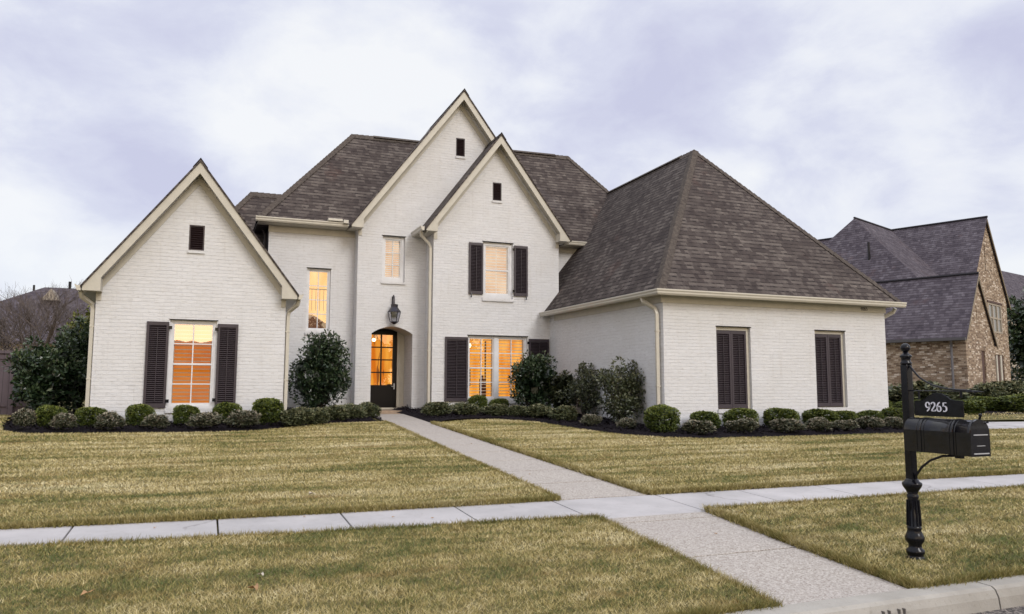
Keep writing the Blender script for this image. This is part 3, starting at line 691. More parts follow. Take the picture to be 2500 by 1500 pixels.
# porch niche
b = MB(); yd = 22.30; zf = -.655
b.poly([(xa0, 21.43, -.9), (xa0, yd, -.9), (xa0, yd, 2.0), (xa0, 21.43, 2.0)]); b.poly([(xa1, 21.43, -.9), (xa1, 21.43, 2.0), (xa1, yd, 2.0), (xa1, yd, -.9)])
b.poly([(xa0, yd+.04, -.9), (xa0+.02, yd+.04, -.9), (xa0+.02, yd+.04, 2.0), (xa0, yd+.04, 2.0)])
b.build('porch_wall', white_brick, H)
b = MB(); N = 14
top = [(xa0, zs)]+[(xa0+(xa1-xa0)*k/N, zs+.205*math.sin(math.pi*k/N)**.85) for k in range(1, N)]+[(xa1, zs)]
for (a, z0), (c, z1) in zip(top, top[1:]): b.poly([(a, 21.43, z0), (c, 21.43, z1), (c, yd+.1, z1), (a, yd+.1, z0)])
b.build('porch_ceiling', trim, H)
MB().box(xa0-.0, xa1+.0, 20.95, yd+.3, -.80, zf-.03).box(4.05, 5.60, 20.55, 20.945, -.84, -.742).build('porch_step', paint('tan_brick_paver', (.42, .31, .22), .85, .2, 12), H)
b = MB()
for x0, x1 in ((xa0+.002, 4.325), (5.262, xa1-.002)): b.box(x0, x1, yd-.06, yd+.05, zf-.03, 1.72)
b.box(4.325, 5.262, yd-.03, yd+.05, zf-.028, zf+.02); b.box(5.30, 5.33, yd-.09, yd-.062, zf, 1.72)
b.build('door_frame', trim, H)
d = MB(); x0, x1, z0, z1 = 4.33, 5.255, zf+.022, 1.78; gx0, gx1, g0, g1 = 4.45, 5.135, .02, 1.488
d.box(x0, gx0, yd-.02, yd+.03, z0, z1); d.box(gx1, x1, yd-.02, yd+.03, z0, z1); d.box(gx0, gx1, yd-.02, yd+.03, g1, z1); d.box(gx0, gx1, yd-.018, yd+.03, z0, g0)
d.box(gx0+.05, gx1-.05, yd-.032, yd-.018, z0+.16, g0-.12)
xm = (gx0+gx1)/2; d.box(xm-.022, xm+.022, yd-.012, yd+.025, g0, g1)
for k in (1, 2, 3): zq = g0+(g1-g0)*k/4; d.box(gx0, xm-.022, yd-.01, yd+.022, zq-.018, zq+.018); d.box(xm+.022, gx1, yd-.01, yd+.022, zq-.018, zq+.018)
door = d.build('front_door', black_p, H)
MB().poly([(gx0, yd+.012, g0), (gx1, yd+.012, g0), (gx1, yd+.012, g1), (gx0, yd+.012, g1)]).build('pane', glass_lo, door)
hb = MB(); hb.lathe([(.028, -.03), (.028, .03)], 0, 0, 10)
hb = MB(); hb.tube([(5.19, yd-.02, -.02), (5.19, yd-.075, -.02), (5.10, yd-.08, -.02)], .012, 6); hb.box(5.168, 5.212, yd-.03, yd-.021, -.10, .07); hb.build('handle', steel, door)
rm = MB(); rm.poly([(4.0, 23.6, -.7), (6.0, 23.6, -.7), (6.0, 23.6, 2.2), (4.0, 23.6, 2.2)]); rm.poly([(5.9, 22.4, -.7), (5.9, 23.6, -.7), (5.9, 23.6, 2.2), (5.9, 22.4, 2.2)])
rm.build('lit_room', room_hall, door)
b = MB(); b.box(5.40, 5.425, 23.2, 23.25, -.7, 1.6); b.box(5.2, 5.6, 23.1, 23.3, -.66, .05); b.box(5.62, 5.68, 23.2, 23.3, -.7, 2.1); b.build('hall_furniture', paint('walnut', (.10, .035, .015), .5), door)
# --- centre gable
gable(7.72, 7.28, 2.20, 1.33, 20.15, 20.50, 23.6, 5.83, 9.70, gz(20.5)-.12, 4.26,
      [rect(6.865, 8.69, -.42, 1.42), rect(7.30, 8.225, 2.50, 4.135), rect(7.59, 7.865, 5.37, 5.91)])
vent(7.59, 7.865, 5.37, 5.91, 20.50)
wn = window(6.865, 8.69, -.42, 1.42, 20.50, 2, (2, 2), glass_lo, room_amber, louv=.09, mull=7.74, depth=.60)
sill(6.84, 8.72, -.42, 20.5, wn); lintel(6.84, 8.71, 1.42, 20.5, wn)
b = MB(); b.box(6.98, 7.12, 21.0, 21.15, .0, .48); b.box(7.42, 7.58, 20.95, 21.1, -.3, .2); b.box(7.46, 7.52, 21.0, 21.05, .2, .30); b.box(7.60, 7.63, 21.1, 21.15, -.4, 1.3); b.build('room_furniture', paint('dark_walnut', (.13, .05, .03), .5), wn)
shutter(6.19, 6.855, -.425, 1.365, 20.5, th=.045); shutter(8.72, 9.36, -.425, 1.365, 20.5, hinge=8.70)
wn = window(7.30, 8.225, 2.50, 4.135, 20.50, 1, (1, 1), glass_lo, room_pale, louv=.085, lmat=white_p, fw=.085)
sill(7.28, 8.25, 2.50, 20.5, wn, .085); lintel(7.28, 8.245, 4.135, 20.5, wn)
shutter(6.87, 7.295, 2.60, 4.08, 20.5, dogs=(6.93,)); shutter(8.25, 8.68, 2.60, 4.08, 20.5, hinge=8.235, dogs=(8.62,))
gutter((5.46, 20.13, 4.38), (5.46, 21.25, 4.38), (-1, 0, 0)); MB().box(5.47, 5.82, 20.5, 21.29, 4.262, 4.29).each('soffit', trim, H)
downspout([(5.43, 20.38, 4.27), (5.45, 20.42, 4.16), (5.70, 20.55, 3.98), (5.765, 20.60, 3.86), (5.765, 20.60, -.80)])
# --- main body
zb = gz(21.8)-.1
b = MB(); wall_face(b, [(1.5, zb), (3.87, zb), (3.87, 4.48), (1.5, 4.48)], [rect(2.56, 3.21, 1.48, 3.27)], lambda a, z, d_: (a, 21.80+d_, z), .13, 0)
b.poly([(9.6, 21.80, 2.0), (14.2, 21.80, 2.0), (14.2, 21.80, 4.48), (9.6, 21.80, 4.48)]); b.each('wall', white_brick, H)
MB().poly([(1.5, 21.8, zb), (1.5, 26.6, zb), (1.5, 26.6, 4.48), (1.5, 21.8, 4.48)]).build('side_wall', shaded_side_m, H)  # wall lies in shade; the dark colour carries that shade
b = MB(); b.poly([(14.2, 21.8, zb), (14.2, 26.6, zb), (14.2, 26.6, 4.48), (14.2, 21.8, 4.48)]); b.poly([(1.5, 26.6, zb), (14.2, 26.6, zb), (14.2, 26.6, 4.48), (1.5, 26.6, 4.48)]); b.build('rear_wall', white_brick, H)
MB().box(1.49, 3.86, 21.775, 21.797, 4.22, 4.40).box(9.83, 14.2, 21.775, 21.797, 4.22, 4.40).each('frieze_board', trim, H)
MB().box(1.19, 3.85, 21.42, 21.797, 4.40, 4.425).box(10.05, 14.2, 21.42, 21.797, 4.40, 4.425).each('soffit', trim, H)
MB().box(1.17, 1.485, 21.80, 26.6, 4.38, 4.42).tube([(1.36, 22.3, 4.40), (1.44, 22.3, 4.2), (1.44, 22.3, 1.5)], .035, 6).each('side_soffit', shaded_side_m, H)
gutter((1.12, 21.40, 4.535), (3.60, 21.40, 4.535), (0, -1, 0)); gutter((10.10, 21.40, 4.535), (11.2, 21.40, 4.535), (0, -1, 0))
MB().box(3.02, 3.42, 21.24, 21.42, 4.55, 4.62).box(3.44, 3.58, 21.22, 21.36, 4.50, 4.60).box(9.95, 10.2, 21.0, 21.35, 4.40, 4.50).each('gutter_diverter', gut_m, H, bevel=.01)
wn = window(2.56, 3.21, 1.48, 3.27, 21.80, 2, (4,), glass_mat('stair_glass', .13), room_stair, blinds=False, depth=1.0, fw=.05, rr=.011)
sill(2.54, 3.23, 1.48, 21.80, wn); lintel(2.54, 3.23, 3.27, 21.80, wn)
b = MB(); b.box(2.4, 3.4, 22.2, 22.225, 2.72, 2.745)
for k in range(9): b.box(2.42+k*.11, 2.432+k*.11, 22.205, 22.217, 2.12, 2.72)
b.build('stair_railing', iron, wn)
MB().prism([(2.3, 22.3, 1.35), (3.4, 22.3, 1.35), (3.4, 22.3, 1.62), (2.86, 22.3, 1.98), (2.3, 22.3, 2.08)], (0, .1, 0)).build('tree_reflection_panel', paint('dark_reflection_brown', (.20, .075, .025), .5), wn)  # added dark panel, stands in for trees mirrored in the lower panes
def hip_roof(polys, caps, m=None, name='roof', parent=None, t=.055, cm=None):
    b = MB()
    for p in polys: b.prism(p, (0, 0, -t))
    rf = b.build(name, m or roof_m, parent or H, off=None if parent is None else Vector((0, 0, 0)))
    c = MB()
    for p0, p1 in caps:
        p0, p1 = Vector(p0), Vector(p1); d = (p1-p0); L = d.length; d.normalize(); side = d.cross(Vector((0, 0, 1))).normalized(); nrm = side.cross(d).normalized(); k = 0.0
        dr = .085 if abs(d.z) > .1 else .17
        while k < L-.02:
            a = p0+d*k; e = p0+d*min(k+.20, L)
            for sg in (-1, 1):
                c.poly([a+nrm*.018, a+side*sg*.13-nrm*dr+nrm*.018, e+side*sg*.13-nrm*dr+nrm*.034, e+nrm*.036])
            k += .17
    c.build('ridge_cap', cm or cap_m, rf, uv=False, off=None if parent is None else Vector((0, 0, 0)))
    return rf
# main hip roof
a0, a1, a2, a3 = (1.15, 21.38, 4.50), (14.5, 21.38, 4.50), (14.5, 26.95, 4.50), (1.15, 26.95, 4.50); r0, r1 = (4.11, 24.15, 8.03), (11.81, 24.15, 8.19)
hip_roof([[a0, a1, r1, r0], [a0, r0, a3], [a3, r0, r1, a2], [a2, r1, a1]], [(a0, r0), (a1, r1), (r0, r1)])
MB().prism([(4.8, 24.03, 8.00), (4.8, 24.15, 8.09), (4.8, 24.27, 8.00)], (1.6, 0, .02)).prism([(8.4, 24.03, 8.08), (8.4, 24.15, 8.17), (8.4, 24.27, 8.08)], (2.9, 0, .06)).each('ridge_vent', cap_m, H, uv=False)
# low wing behind the left gable
w0, w1, w2, w3 = (-1.75, 21.1, 2.0), (4.0, 21.1, 2.0), (4.0, 26.8, 2.0), (-1.75, 26.8, 2.0); q0, q1 = (1.10, 23.95, 5.79), (4.0, 23.95, 5.79)
hip_roof([[w0, (1.44, 21.1, 2.0), (1.44, 22.0, 3.197), q1, q0], [w0, q0, w3], [w3, q0, q1, w2]], [(w0, q0), (q0, q1)])
MB().box(-1.5, 1.45, 21.9, 26.5, zb, 1.99).build('wing_wall', white_brick, H)
# garage wing
zg = gz(14.7)-.12
gw = MB(); wall_face(gw, [(9.55, zg), (16.225, zg), (16.225, 2.06), (9.55, 2.06)], [rect(10.98, 11.955, -.52, 1.387), rect(13.90, 14.87, -.505, 1.38)], lambda a, z, d_: (a, 14.70+d_, z), .11, 0)
gw.poly([(9.55, 14.7, zg), (9.40, 20.5, zg), (9.40, 20.5, 2.06), (9.55, 14.7, 2.06)]); gw.poly([(16.225, 14.7, zg), (16.225, 14.7, 2.06), (16.225, 24, 2.06), (16.225, 24, zg)])
gw.build('garage_wall', white_brick, H)
MB().box(9.53, 16.245, 14.68, 14.699, zg, -.70).build('water_table', white_brick, H)
for x0, x1, z0, z1 in ((10.98, 11.955, -.52, 1.387), (13.90, 14.87, -.505, 1.38)):
    xm = (x0+x1-.085)/2
    bs = MB(); bs.poly([(x0, 14.81, z0), (x1, 14.81, z0), (x1, 14.81, z1), (x0, 14.81, z1)]); bs.box(x1-.085, x1-.002, 14.77, 14.808, z0, z1-.08); bs.box(x0+.002, x1-.002, 14.77, 14.808, z1-.075, z1-.001)
    wn = bs.build('blind_window', trim, H)
    shutter(x0+.008, xm-.003, z0+.02, z1-.085, 14.79, par=wn, th=.035); shutter(xm+.003, x1-.095, z0+.02, z1-.085, 14.79, par=wn, th=.035)
    sill(x0-.01, x1+.03, z0, 14.70, wn, .09); lintel(x0-.01, x1+.02, z1, 14.70, wn)
MB().box(9.49, 16.25, 14.672, 14.697, 1.885, 2.045).box(9.525, 9.549, 14.70, 17.6, 1.885, 2.045, None).prism([(9.549, 14.70, 1.885), (9.399, 20.15, 1.885), (9.399, 20.15, 2.045), (9.549, 14.70, 2.045)], (-.024, 0, 0)).each('frieze_board', trim, H)
MB().box(9.27, 16.43, 14.42, 14.70, 2.045, 2.07).box(9.22, 9.56, 14.70, 20.49, 2.045, 2.07).box(16.22, 16.43, 14.7, 24, 2.045, 2.07).each('soffit', trim, H)
MB().box(9.25, 16.45, 14.40, 14.42, 2.03, 2.13).box(9.23, 9.25, 14.40, 20.49, 2.03, 2.13).each('fascia_board', trim, H)
g0, g1, g2, g3 = (9.23, 14.36, 2.135), (16.47, 14.36, 2.135), (16.47, 24.5, 2.135), (9.15, 24.5, 2.135); p0, p1 = (12.895, 18.09, 6.79), (12.895, 24.0, 6.74)
hip_roof([[g0, g1, p0], [g0, p0, p1, g3], [g1, g2, p1, p0]], [(g0, p0), (g1, p0), (p0, p1)])
MB().prism([(12.77, 18.7, 6.73), (12.895, 18.7, 6.83), (13.02, 18.7, 6.73)], (0, 4.8, -.04)).each('ridge_vent', cap_m, H, uv=False)
# mitred garage gutter
b = MB(); h_, d_ = .12, .105
def gprof(i): return [(0, 0), (0, -h_), (d_*.55, -h_), (d_*.80, -h_*.70), (d_*.82, -h_*.42), (d_, -h_*.2), (d_, .006), (d_-.012, .006), (d_-.012, -h_*.18), (.01, -h_*.18)]
gp = gprof(0); zz = 2.135
A_ = [Vector((16.55, 14.385-a, zz+c)) for a, c in gp]; B_ = [Vector((9.24-a, 14.385-a, zz+c)) for a, c in gp]; D_ = [Vector((9.14-a, 20.46, zz+c)) for a, c in gp]
iA, iB, iD = b.addv(A_), b.addv(B_), b.addv(D_); n = len(gp)
for k in range(n):
    k2 = (k+1) % n; b.face((iA+k, iA+k2, iB+k2, iB+k)); b.face((iB+k, iB+k2, iD+k2, iD+k))
b.face([iA+k for k in range(n)]); b.face([iD+k for k in range(n)][::-1]); b.build('gutter', gut_m, H)
downspout([(9.24, 15.10, 2.03), (9.26, 15.06, 1.93), (9.44, 14.88, 1.76), (9.47, 14.84, 1.64), (9.475, 14.84, -1.0)])
downspout([(16.50, 14.60, 2.02), (16.49, 14.66, 1.92), (16.30, 14.83, 1.78), (16.275, 14.9, 1.68), (16.275, 14.9, -1.0)])
# house numbers
def digit(ch):
    """centre-line strokes of a serif figure in a 1 x 1.6 cell: list of (points, broad)"""
    def arc(cx, cy, rx, ry, a0, a1, n=14): return [(cx+rx*math.cos(R(a0+(a1-a0)*k/n)), cy+ry*math.sin(R(a0+(a1-a0)*k/n))) for k in range(n+1)]
    if ch == '9': return [arc(.5, 1.08, .36, .44, 0, 360, 24), arc(.10, 1.0, .76, .98, 5, -72)]
    if ch == '6': return [arc(.5, .50, .36, .44, 0, 360, 24), arc(.90, .60, .76, .98, 175, 105)]
    if ch == '2': return [arc(.46, 1.14, .34, .40, 165, -32)+[(.14, .14)], [(.12, .11), (.88, .11)], [(.86, .11), (.92, .34)]]
    if ch == '5': return [[(.30, 1.50), (.24, .86)]+arc(.44, .52, .40, .44, 112, -125), [(.27, 1.50), (.86, 1.50)]]
def ribbon(b, pts, P, U, V, Nn, s, wide=.25, thin=.12, th=.004):
    n = len(pts); L, Rr = [], []
    for k, p in enumerate(pts):
        a = pts[max(k-1, 0)]; c = pts[min(k+1, n-1)]; dx, dy = c[0]-a[0], c[1]-a[1]; l = math.hypot(dx, dy) or 1; dx /= l; dy /= l
        hw = (thin+(wide-thin)*abs(dy))/2; L.append((p[0]-dy*hw, p[1]+dx*hw)); Rr.append((p[0]+dy*hw, p[1]-dx*hw))
    to = lambda q: P+U*(q[0]*s)+V*(q[1]*s)
    for k in range(n-1):
        b.prism([to(L[k]), to(L[k+1]), to(Rr[k+1]), to(Rr[k])], Nn*th)
def number(text, P, U, V, Nn, s, m, name, parent, pitch=1.0):
    b = MB()
    for k, ch in enumerate(text):
        for st in digit(ch): ribbon(b, st, P+U*(k*s*pitch), U, V, Nn, s)
    return b.build(name, m, parent, uv=False)
number('9265', Vector((15.40, 14.670, 1.925)), Vector((1, 0, 0)), Vector((0, 0, 1)), Vector((0, -1, 0)), .056, bronze, 'house_number', H)

# wall lantern over the arch
LN = empty('wall_lantern', (4.89, 21.30, 2.10), label='black copper wall lantern hung above the arched entry', cat='lantern')
b = MB(); cx, cy = 4.89, 21.12
b.box(4.855, 4.905, 21.27, 21.298, 2.30, 2.52); b.tube([(4.88, 21.28, 2.44), (4.88, 21.20, 2.52), (4.885, 21.13, 2.50), (4.89, 21.12, 2.42), (4.89, 21.12, 2.28)], .013, 8); b.ball((4.88, 21.2, 2.53), .022, 6)
b.build('bracket', lamp_m, LN)
def sq(prof, m, name, r0=math.pi/4):
    b = MB(); rings = [b.addv([(cx+r*math.cos(r0+k*math.pi/3), cy+r*math.sin(r0+k*math.pi/3), z) for k in range(6)]) for r, z in prof]
    for a, c in zip(rings, rings[1:]):
        for k in range(6): b.face((a+k, a+(k+1) % 6, c+(k+1) % 6, c+k))
    b.face([rings[0]+k for k in range(6)][::-1]); b.face([rings[-1]+k for k in range(6)]); return b.build(name, m, LN)
sq([(.185, 2.055), (.18, 2.075), (.10, 2.185), (.095, 2.20), (.10, 2.275), (.03, 2.29)], lamp_m, 'hood')
sq([(.03, 1.715), (.055, 1.735), (.115, 1.775), (.12, 1.79)], lamp_m, 'base')
b = MB()
for k in range(6):
    a = math.pi/4+k*math.pi/3; b.tube([(cx+.118*math.cos(a), cy+.118*math.sin(a), 1.785), (cx+.178*math.cos(a), cy+.178*math.sin(a), 2.06)], .0075, 5)
b.build('cage', lamp_m, LN)
b = MB(); rings = [b.addv([(cx+r*math.cos(math.pi/4+k*math.pi/3), cy+r*math.sin(math.pi/4+k*math.pi/3), z) for k in range(6)]) for r, z in ((.112, 1.79), (.172, 2.055))]
for k in range(6): b.face((rings[0]+k, rings[0]+(k+1) % 6, rings[1]+(k+1) % 6, rings[1]+k))
b.build('lamp_glass', glass_lamp, LN, uv=False)
# lit lamps seen through the glass
def bulb(c, r, label):
    o = empty('interior_lamp', c, label=label, cat='lamp', group='lit lamps seen through the windows')
    b = MB(); b.ball(c, r, 8); b.build('bulb', bulb_m, o, uv=False)
    b = MB(); b.tube([(c[0], c[1], c[2]+r), (c[0], c[1], c[2]+.45)], .006, 5); b.build('rod', iron, o, uv=False)
bulb((4.665, 22.75, 1.36), .055, 'glowing hall lamp behind the upper left panes of the front door')
bulb((7.06, 21.0, 1.16), .07, 'upper glowing lamp inside the wide ground floor window')
bulb((7.04, 21.08, .83), .06, 'lower glowing lamp inside the wide ground floor window')

# ------------------------------------------------------------------ foliage
def leaf_cloud(cent, nrm, size, asp=.5, up=.0, jit=.9):
    n = len(cent); d = nrm+RNG.normal(0, jit, (n, 3)); d[:, 2] += up; d /= np.linalg.norm(d, axis=1)[:, None]
    e = np.cross(d, RNG.normal(0, 1, (n, 3))); e /= np.linalg.norm(e, axis=1)[:, None]; f = np.cross(d, e)
    L = size*(.7+.6*RNG.random(n))[:, None]
    a = cent-d*0; V = np.stack([a, a+d*L*.5+e*L*asp*.5+f*L*.08, a+d*L, a+d*L*.5-e*L*asp*.5+f*L*.08], 1)
    return V.reshape(-1, 3), np.arange(4*n).reshape(-1, 4)
def fib(n):
    v = RNG.normal(0, 1, (n, 3)); return v/np.linalg.norm(v, axis=1)[:, None]
def lump(v, amp, seed, fr=2.2):
    r = np.random.default_rng(seed); s = np.ones(len(v))
    for k in range(7):
        d = r.normal(0, 1, 3); d /= np.linalg.norm(d); s += amp*(.9**k)*np.sin((v@d)*fr*(1+.5*k)+r.random()*6.28)*.45
    return s
def bush_mesh(kind, seed):
    """unit bush: radius .5, height 1, standing on z=0"""
    if kind == 'box': n, size, amp, pw, asp, lay = 3800, .050, .07, 3.1, .62, .13
    elif kind == 'aza': n, size, amp, pw, asp, lay = 2500, .098, .22, 2.1, .36, .40
    v = fib(n); s = lump(v, amp, seed)
    q = v/np.power(np.sum(np.abs(v)**pw, 1), 1/pw)[:, None]; r = s*(1-lay*RNG.random(n)**1.6)
    c = q*r[:, None]*np.array([.5, .5, .5]); c[:, 2] += .5; keep = c[:, 2] > .03; c, v = c[keep], v[keep]
    V, F = leaf_cloud(c, v, size, asp, .35, .75 if kind == 'box' else 1.0)
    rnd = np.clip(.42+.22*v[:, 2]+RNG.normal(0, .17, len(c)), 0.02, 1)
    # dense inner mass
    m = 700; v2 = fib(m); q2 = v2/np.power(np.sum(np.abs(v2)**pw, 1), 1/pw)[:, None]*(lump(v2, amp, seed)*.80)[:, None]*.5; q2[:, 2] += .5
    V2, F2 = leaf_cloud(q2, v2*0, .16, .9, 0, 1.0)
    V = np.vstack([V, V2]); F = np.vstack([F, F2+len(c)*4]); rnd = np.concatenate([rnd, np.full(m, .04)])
    return V, F, rnd
PROTO = {}
for kind, mt, ns in (('box', lf_box, 4), ('aza', lf_aza, 4), ('aza2', lf_aza2, 3)):
    for sdd in range(ns):
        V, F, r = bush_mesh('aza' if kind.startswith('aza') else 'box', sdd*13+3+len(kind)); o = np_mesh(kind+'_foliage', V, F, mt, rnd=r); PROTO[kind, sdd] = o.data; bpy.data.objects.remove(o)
st = MB(); 
for k in range(6): a = k*1.05; st.tube([(0, 0, -.03), (.12*math.cos(a), .12*math.sin(a), .25), (.30*math.cos(a), .30*math.sin(a), .6)], [.02, .014, .006], 5)
sto = st.build('stem', bark_d, uv=False); STEM = sto.data; bpy.data.objects.remove(sto)
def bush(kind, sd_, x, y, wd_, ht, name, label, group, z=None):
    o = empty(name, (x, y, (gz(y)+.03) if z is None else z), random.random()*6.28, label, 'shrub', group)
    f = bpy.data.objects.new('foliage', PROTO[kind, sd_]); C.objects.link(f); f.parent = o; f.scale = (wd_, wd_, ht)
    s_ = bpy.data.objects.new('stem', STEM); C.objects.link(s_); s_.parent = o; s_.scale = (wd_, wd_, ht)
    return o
GBOX = 'clipped boxwood balls in the beds'; GAZ = 'low variegated shrubs along the beds'
boxes = [(-2.72, 17.25, .54, .44, 'clipped boxwood ball at the left end of the bed by the left gable'), (-2.03, 17.25, .56, .40, 'clipped boxwood ball before the left downspout of the left gable'),
 (-1.16, 17.25, .53, .44, 'clipped boxwood ball below the left shutter of the left gable window'), (-.31, 17.25, .54, .44, 'clipped boxwood ball under the left gable window'),
 (.49, 17.25, .60, .47, 'clipped boxwood ball below the right shutter of the left gable window'), (1.30, 17.22, .66, .57, 'largest boxwood ball of the left bed, beside the right downspout'),
 (6.91, 19.8, .55, .47, 'boxwood ball under the left sash of the wide ground floor window'), (7.47, 19.6, .56, .41, 'boxwood ball under the right sash of the wide ground floor window'),
 (8.99, 13.95, .78, .57, 'tall clipped boxwood at the garage corner by its downspout'), (10.19, 14.15, .74, .42, 'boxwood ball left of the first closed garage shutters'),
 (11.17, 14.15, .84, .46, 'boxwood ball under the first closed garage shutters'), (12.29, 14.15, .88, .48, 'boxwood ball midway between the two pairs of closed garage shutters'),
 (13.45, 14.15, .90, .43, 'boxwood ball left below the second closed garage shutters'), (14.18, 14.15, .72, .39, 'lower boxwood ball right below the second closed garage shutters'),
 (14.99, 14.15, .73, .38, 'boxwood ball right of the second closed garage shutters'), (15.80, 14.15, .78, .46, 'boxwood ball at the right corner of the garage')]
for i, (x, y, a, c, lb) in enumerate(boxes): bush('box', i % 4, x, y, a*(.88 if y > 15 else .80), c*.95, 'boxwood', lb, GBOX)
azs = [(-3.15, 17.2, .44, .42, 'leftmost variegated shrub of the left bed'), (-2.44, 16.8, .50, .36, 'variegated shrub in front between the first and second boxwood balls from the left'), (-1.64, 16.75, .58, .36, 'variegated shrub between the second and third boxwood balls from the left'),
 (-.86, 16.7, .56, .34, 'variegated shrub between the third boxwood ball and the one under the left window'), (.05, 16.65, .70, .35, 'variegated shrub in front of the sill of the left gable window'), (.83, 16.65, .72, .40, 'variegated shrub in front of the largest boxwood ball of the left bed'),
 (1.87, 17.0, .76, .44, 'grey green shrub starting the low hedge toward the door'), (2.33, 17.4, .60, .40, 'second shrub of the low hedge toward the door'), (2.82, 17.9, .68, .42, 'third shrub of the low hedge toward the door'), (3.25, 18.2, .70, .43, 'fourth shrub of the low hedge toward the door'), (3.66, 18.5, .68, .46, 'last shrub of the low hedge, beside the path at the door'),
 (5.52, 18.9, .84, .42, 'low shrub right of the path below the downspout'), (6.28, 18.9, .82, .39, 'low shrub before the dark shutter of the wide window'), (7.02, 18.6, .86, .37, 'low shrub under the wide ground floor window'), (7.48, 18.25, .66, .35, 'low shrub at the foot of the dense holly'),
 (7.85, 17.7, .76, .42, 'low shrub in the bend of the right bed'), (8.14, 16.9, .84, .44, 'low shrub under the sparse middle camellia'), (8.20, 15.6, .50, .30, 'small low shrub left of the big camellia foot'), (8.63, 14.8, .58, .27, 'small low shrub at the foot of the big camellia'),
 (9.55, 13.5, .90, .37, 'variegated shrub right of the tall garage corner boxwood'), (10.67, 13.45, .84, .38, 'variegated shrub before the boxwood under the first garage shutters'), (11.74, 13.4, .93, .36, 'variegated shrub before the boxwood midway along the garage'),
 (12.68, 13.4, .82, .35, 'variegated shrub left before the second garage shutters'), (13.45, 13.4, .76, .31, 'variegated shrub right before the second garage shutters'), (14.30, 13.5, .78, .36, 'variegated shrub second from the right end of the garage bed'), (15.1, 13.55, .66, .34, 'variegated shrub at the right end of the garage bed')]
for i, (x, y, a, c, lb) in enumerate(azs): bush('aza2' if 6 <= i <= 16 else 'aza', i % 3 if 6 <= i <= 16 else i % 4, x, y, a*(.80 if y > 14.9 else .67), c*(.82 if y > 14.9 else .76), 'variegated_shrub', lb, GAZ)
def big_shrub(name, lbl, x, y, rx, z0, z1, mt, n=5200, leaf=.085, dens=1.0, seed=1, clus=60, hollow=.35, asp=.45, ry=None, cat='shrub', core=True, group=None, shape=None, trunk=True, zg_=None):
    ry = ry or rx*.85; base = zg_ if zg_ is not None else gz(y)
    o = empty(name, (x, y, base), 0, lbl, cat, group)
    r = np.random.default_rng(seed); H_ = z1-base; zc = (z0+z1)/2-base; rz = (z1-z0)/2
    v = r.normal(0, 1, (clus, 3)); v /= np.linalg.norm(v, axis=1)[:, None]; v = v/(np.sum(np.abs(v)**2.8, 1)**(1/2.8))[:, None]; cc = v*(r.random(clus)**.36*.84)[:, None]
    if shape: cc[:, :2] *= shape(cc[:, 2])[:, None]
    cs = (.19+.10*r.random(clus))*(70/clus)**.33
    cc[:, 2] *= 1
    ci = r.integers(0, clus, n); w2 = r.normal(0, 1, (n, 3)); w2 /= np.linalg.norm(w2, axis=1)[:, None]; rad = (1-hollow*r.random(n))
    p = cc[ci]+w2*(cs[ci]*rad)[:, None]
    P_ = p*np.array([rx, ry, rz]); P_[:, 2] += zc; k = P_[:, 2] > .04; P_, w2, p = P_[k], w2[k], p[k]
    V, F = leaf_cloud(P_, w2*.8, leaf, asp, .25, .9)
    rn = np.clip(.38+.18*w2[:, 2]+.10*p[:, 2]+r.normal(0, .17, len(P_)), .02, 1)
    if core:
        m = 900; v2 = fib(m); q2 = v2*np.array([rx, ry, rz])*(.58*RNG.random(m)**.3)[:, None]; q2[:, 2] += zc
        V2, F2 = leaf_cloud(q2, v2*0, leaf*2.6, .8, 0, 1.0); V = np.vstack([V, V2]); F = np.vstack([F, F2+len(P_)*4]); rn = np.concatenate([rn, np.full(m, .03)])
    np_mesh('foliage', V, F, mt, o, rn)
    if trunk:
        b = MB(); nb = 7
        for k in range(nb):
            a = k*6.283/nb+seed; e = cc[k % clus]*np.array([rx, ry, rz]); e[2] += zc
            b.tube([(.04*math.cos(a), .04*math.sin(a), -.05), (e[0]*.35+.05*math.cos(a), e[1]*.35, e[2]*.45), (e[0]*.8, e[1]*.8, max(e[2]*.85, .2))], [.03, .02, .008], 5)
        for k in range(clus):
            e = cc[k]*np.array([rx, ry, rz]); e[2] += zc; b.tube([(e[0]*.3, e[1]*.3, max(e[2]*.5, .1)), (e[0], e[1], e[2])], [.011, .004], 4)
        b.build('stems', bark_d, o, off=Vector((0, 0, 0)), uv=False)
    return o
big_shrub('holly', 'big rounded dark holly under the tall stair window', 2.77, 20.3, .80, -.78, 1.38, lf_holly, 9500, .085, seed=4, clus=90)
big_shrub('holly', 'dense dark holly hiding the right sash of the wide window', 8.22, 18.9, .70, -.68, .98, lf_holly, 7000, .085, seed=9, clus=80)
big_shrub('camellia', 'short loose camellia between the dense holly and the sparse one', 8.92, 18.6, .46, -.75, .47, lf_sparse, 2600, .08, seed=12, clus=45)
big_shrub('camellia', 'sparse upright camellia left of the biggest camellia', 9.17, 17.8, .50, -.80, .58, lf_sparse, 3000, .075, seed=17, clus=48, core=False)
big_shrub('camellia', 'biggest loose camellia beside the garage side wall', 9.10, 15.75, .72, -.88, .66, lf_sparse, 6200, .078, seed=22, clus=70, core=False, ry=.42)
big_shrub('holly', 'very large dark broadleaf shrub left of the left gable', -3.16, 19.5, .78, -.75, 1.08, lf_holly, 10500, .10, seed=31, clus=90, ry=.8)
big_shrub('holly', 'taller dark green shrub close against the left corner of the house', -2.72, 20.4, .55, -.6, 1.55, lf_holly, 5000, .10, seed=33, clus=60)
big_shrub('yellow_tree', 'yellow green foliage rising beside the left eave of the house', -2.85, 23.4, .62, .4, 2.15, lf_yel, 4200, .11, seed=37, clus=55, cat='tree', core=False)

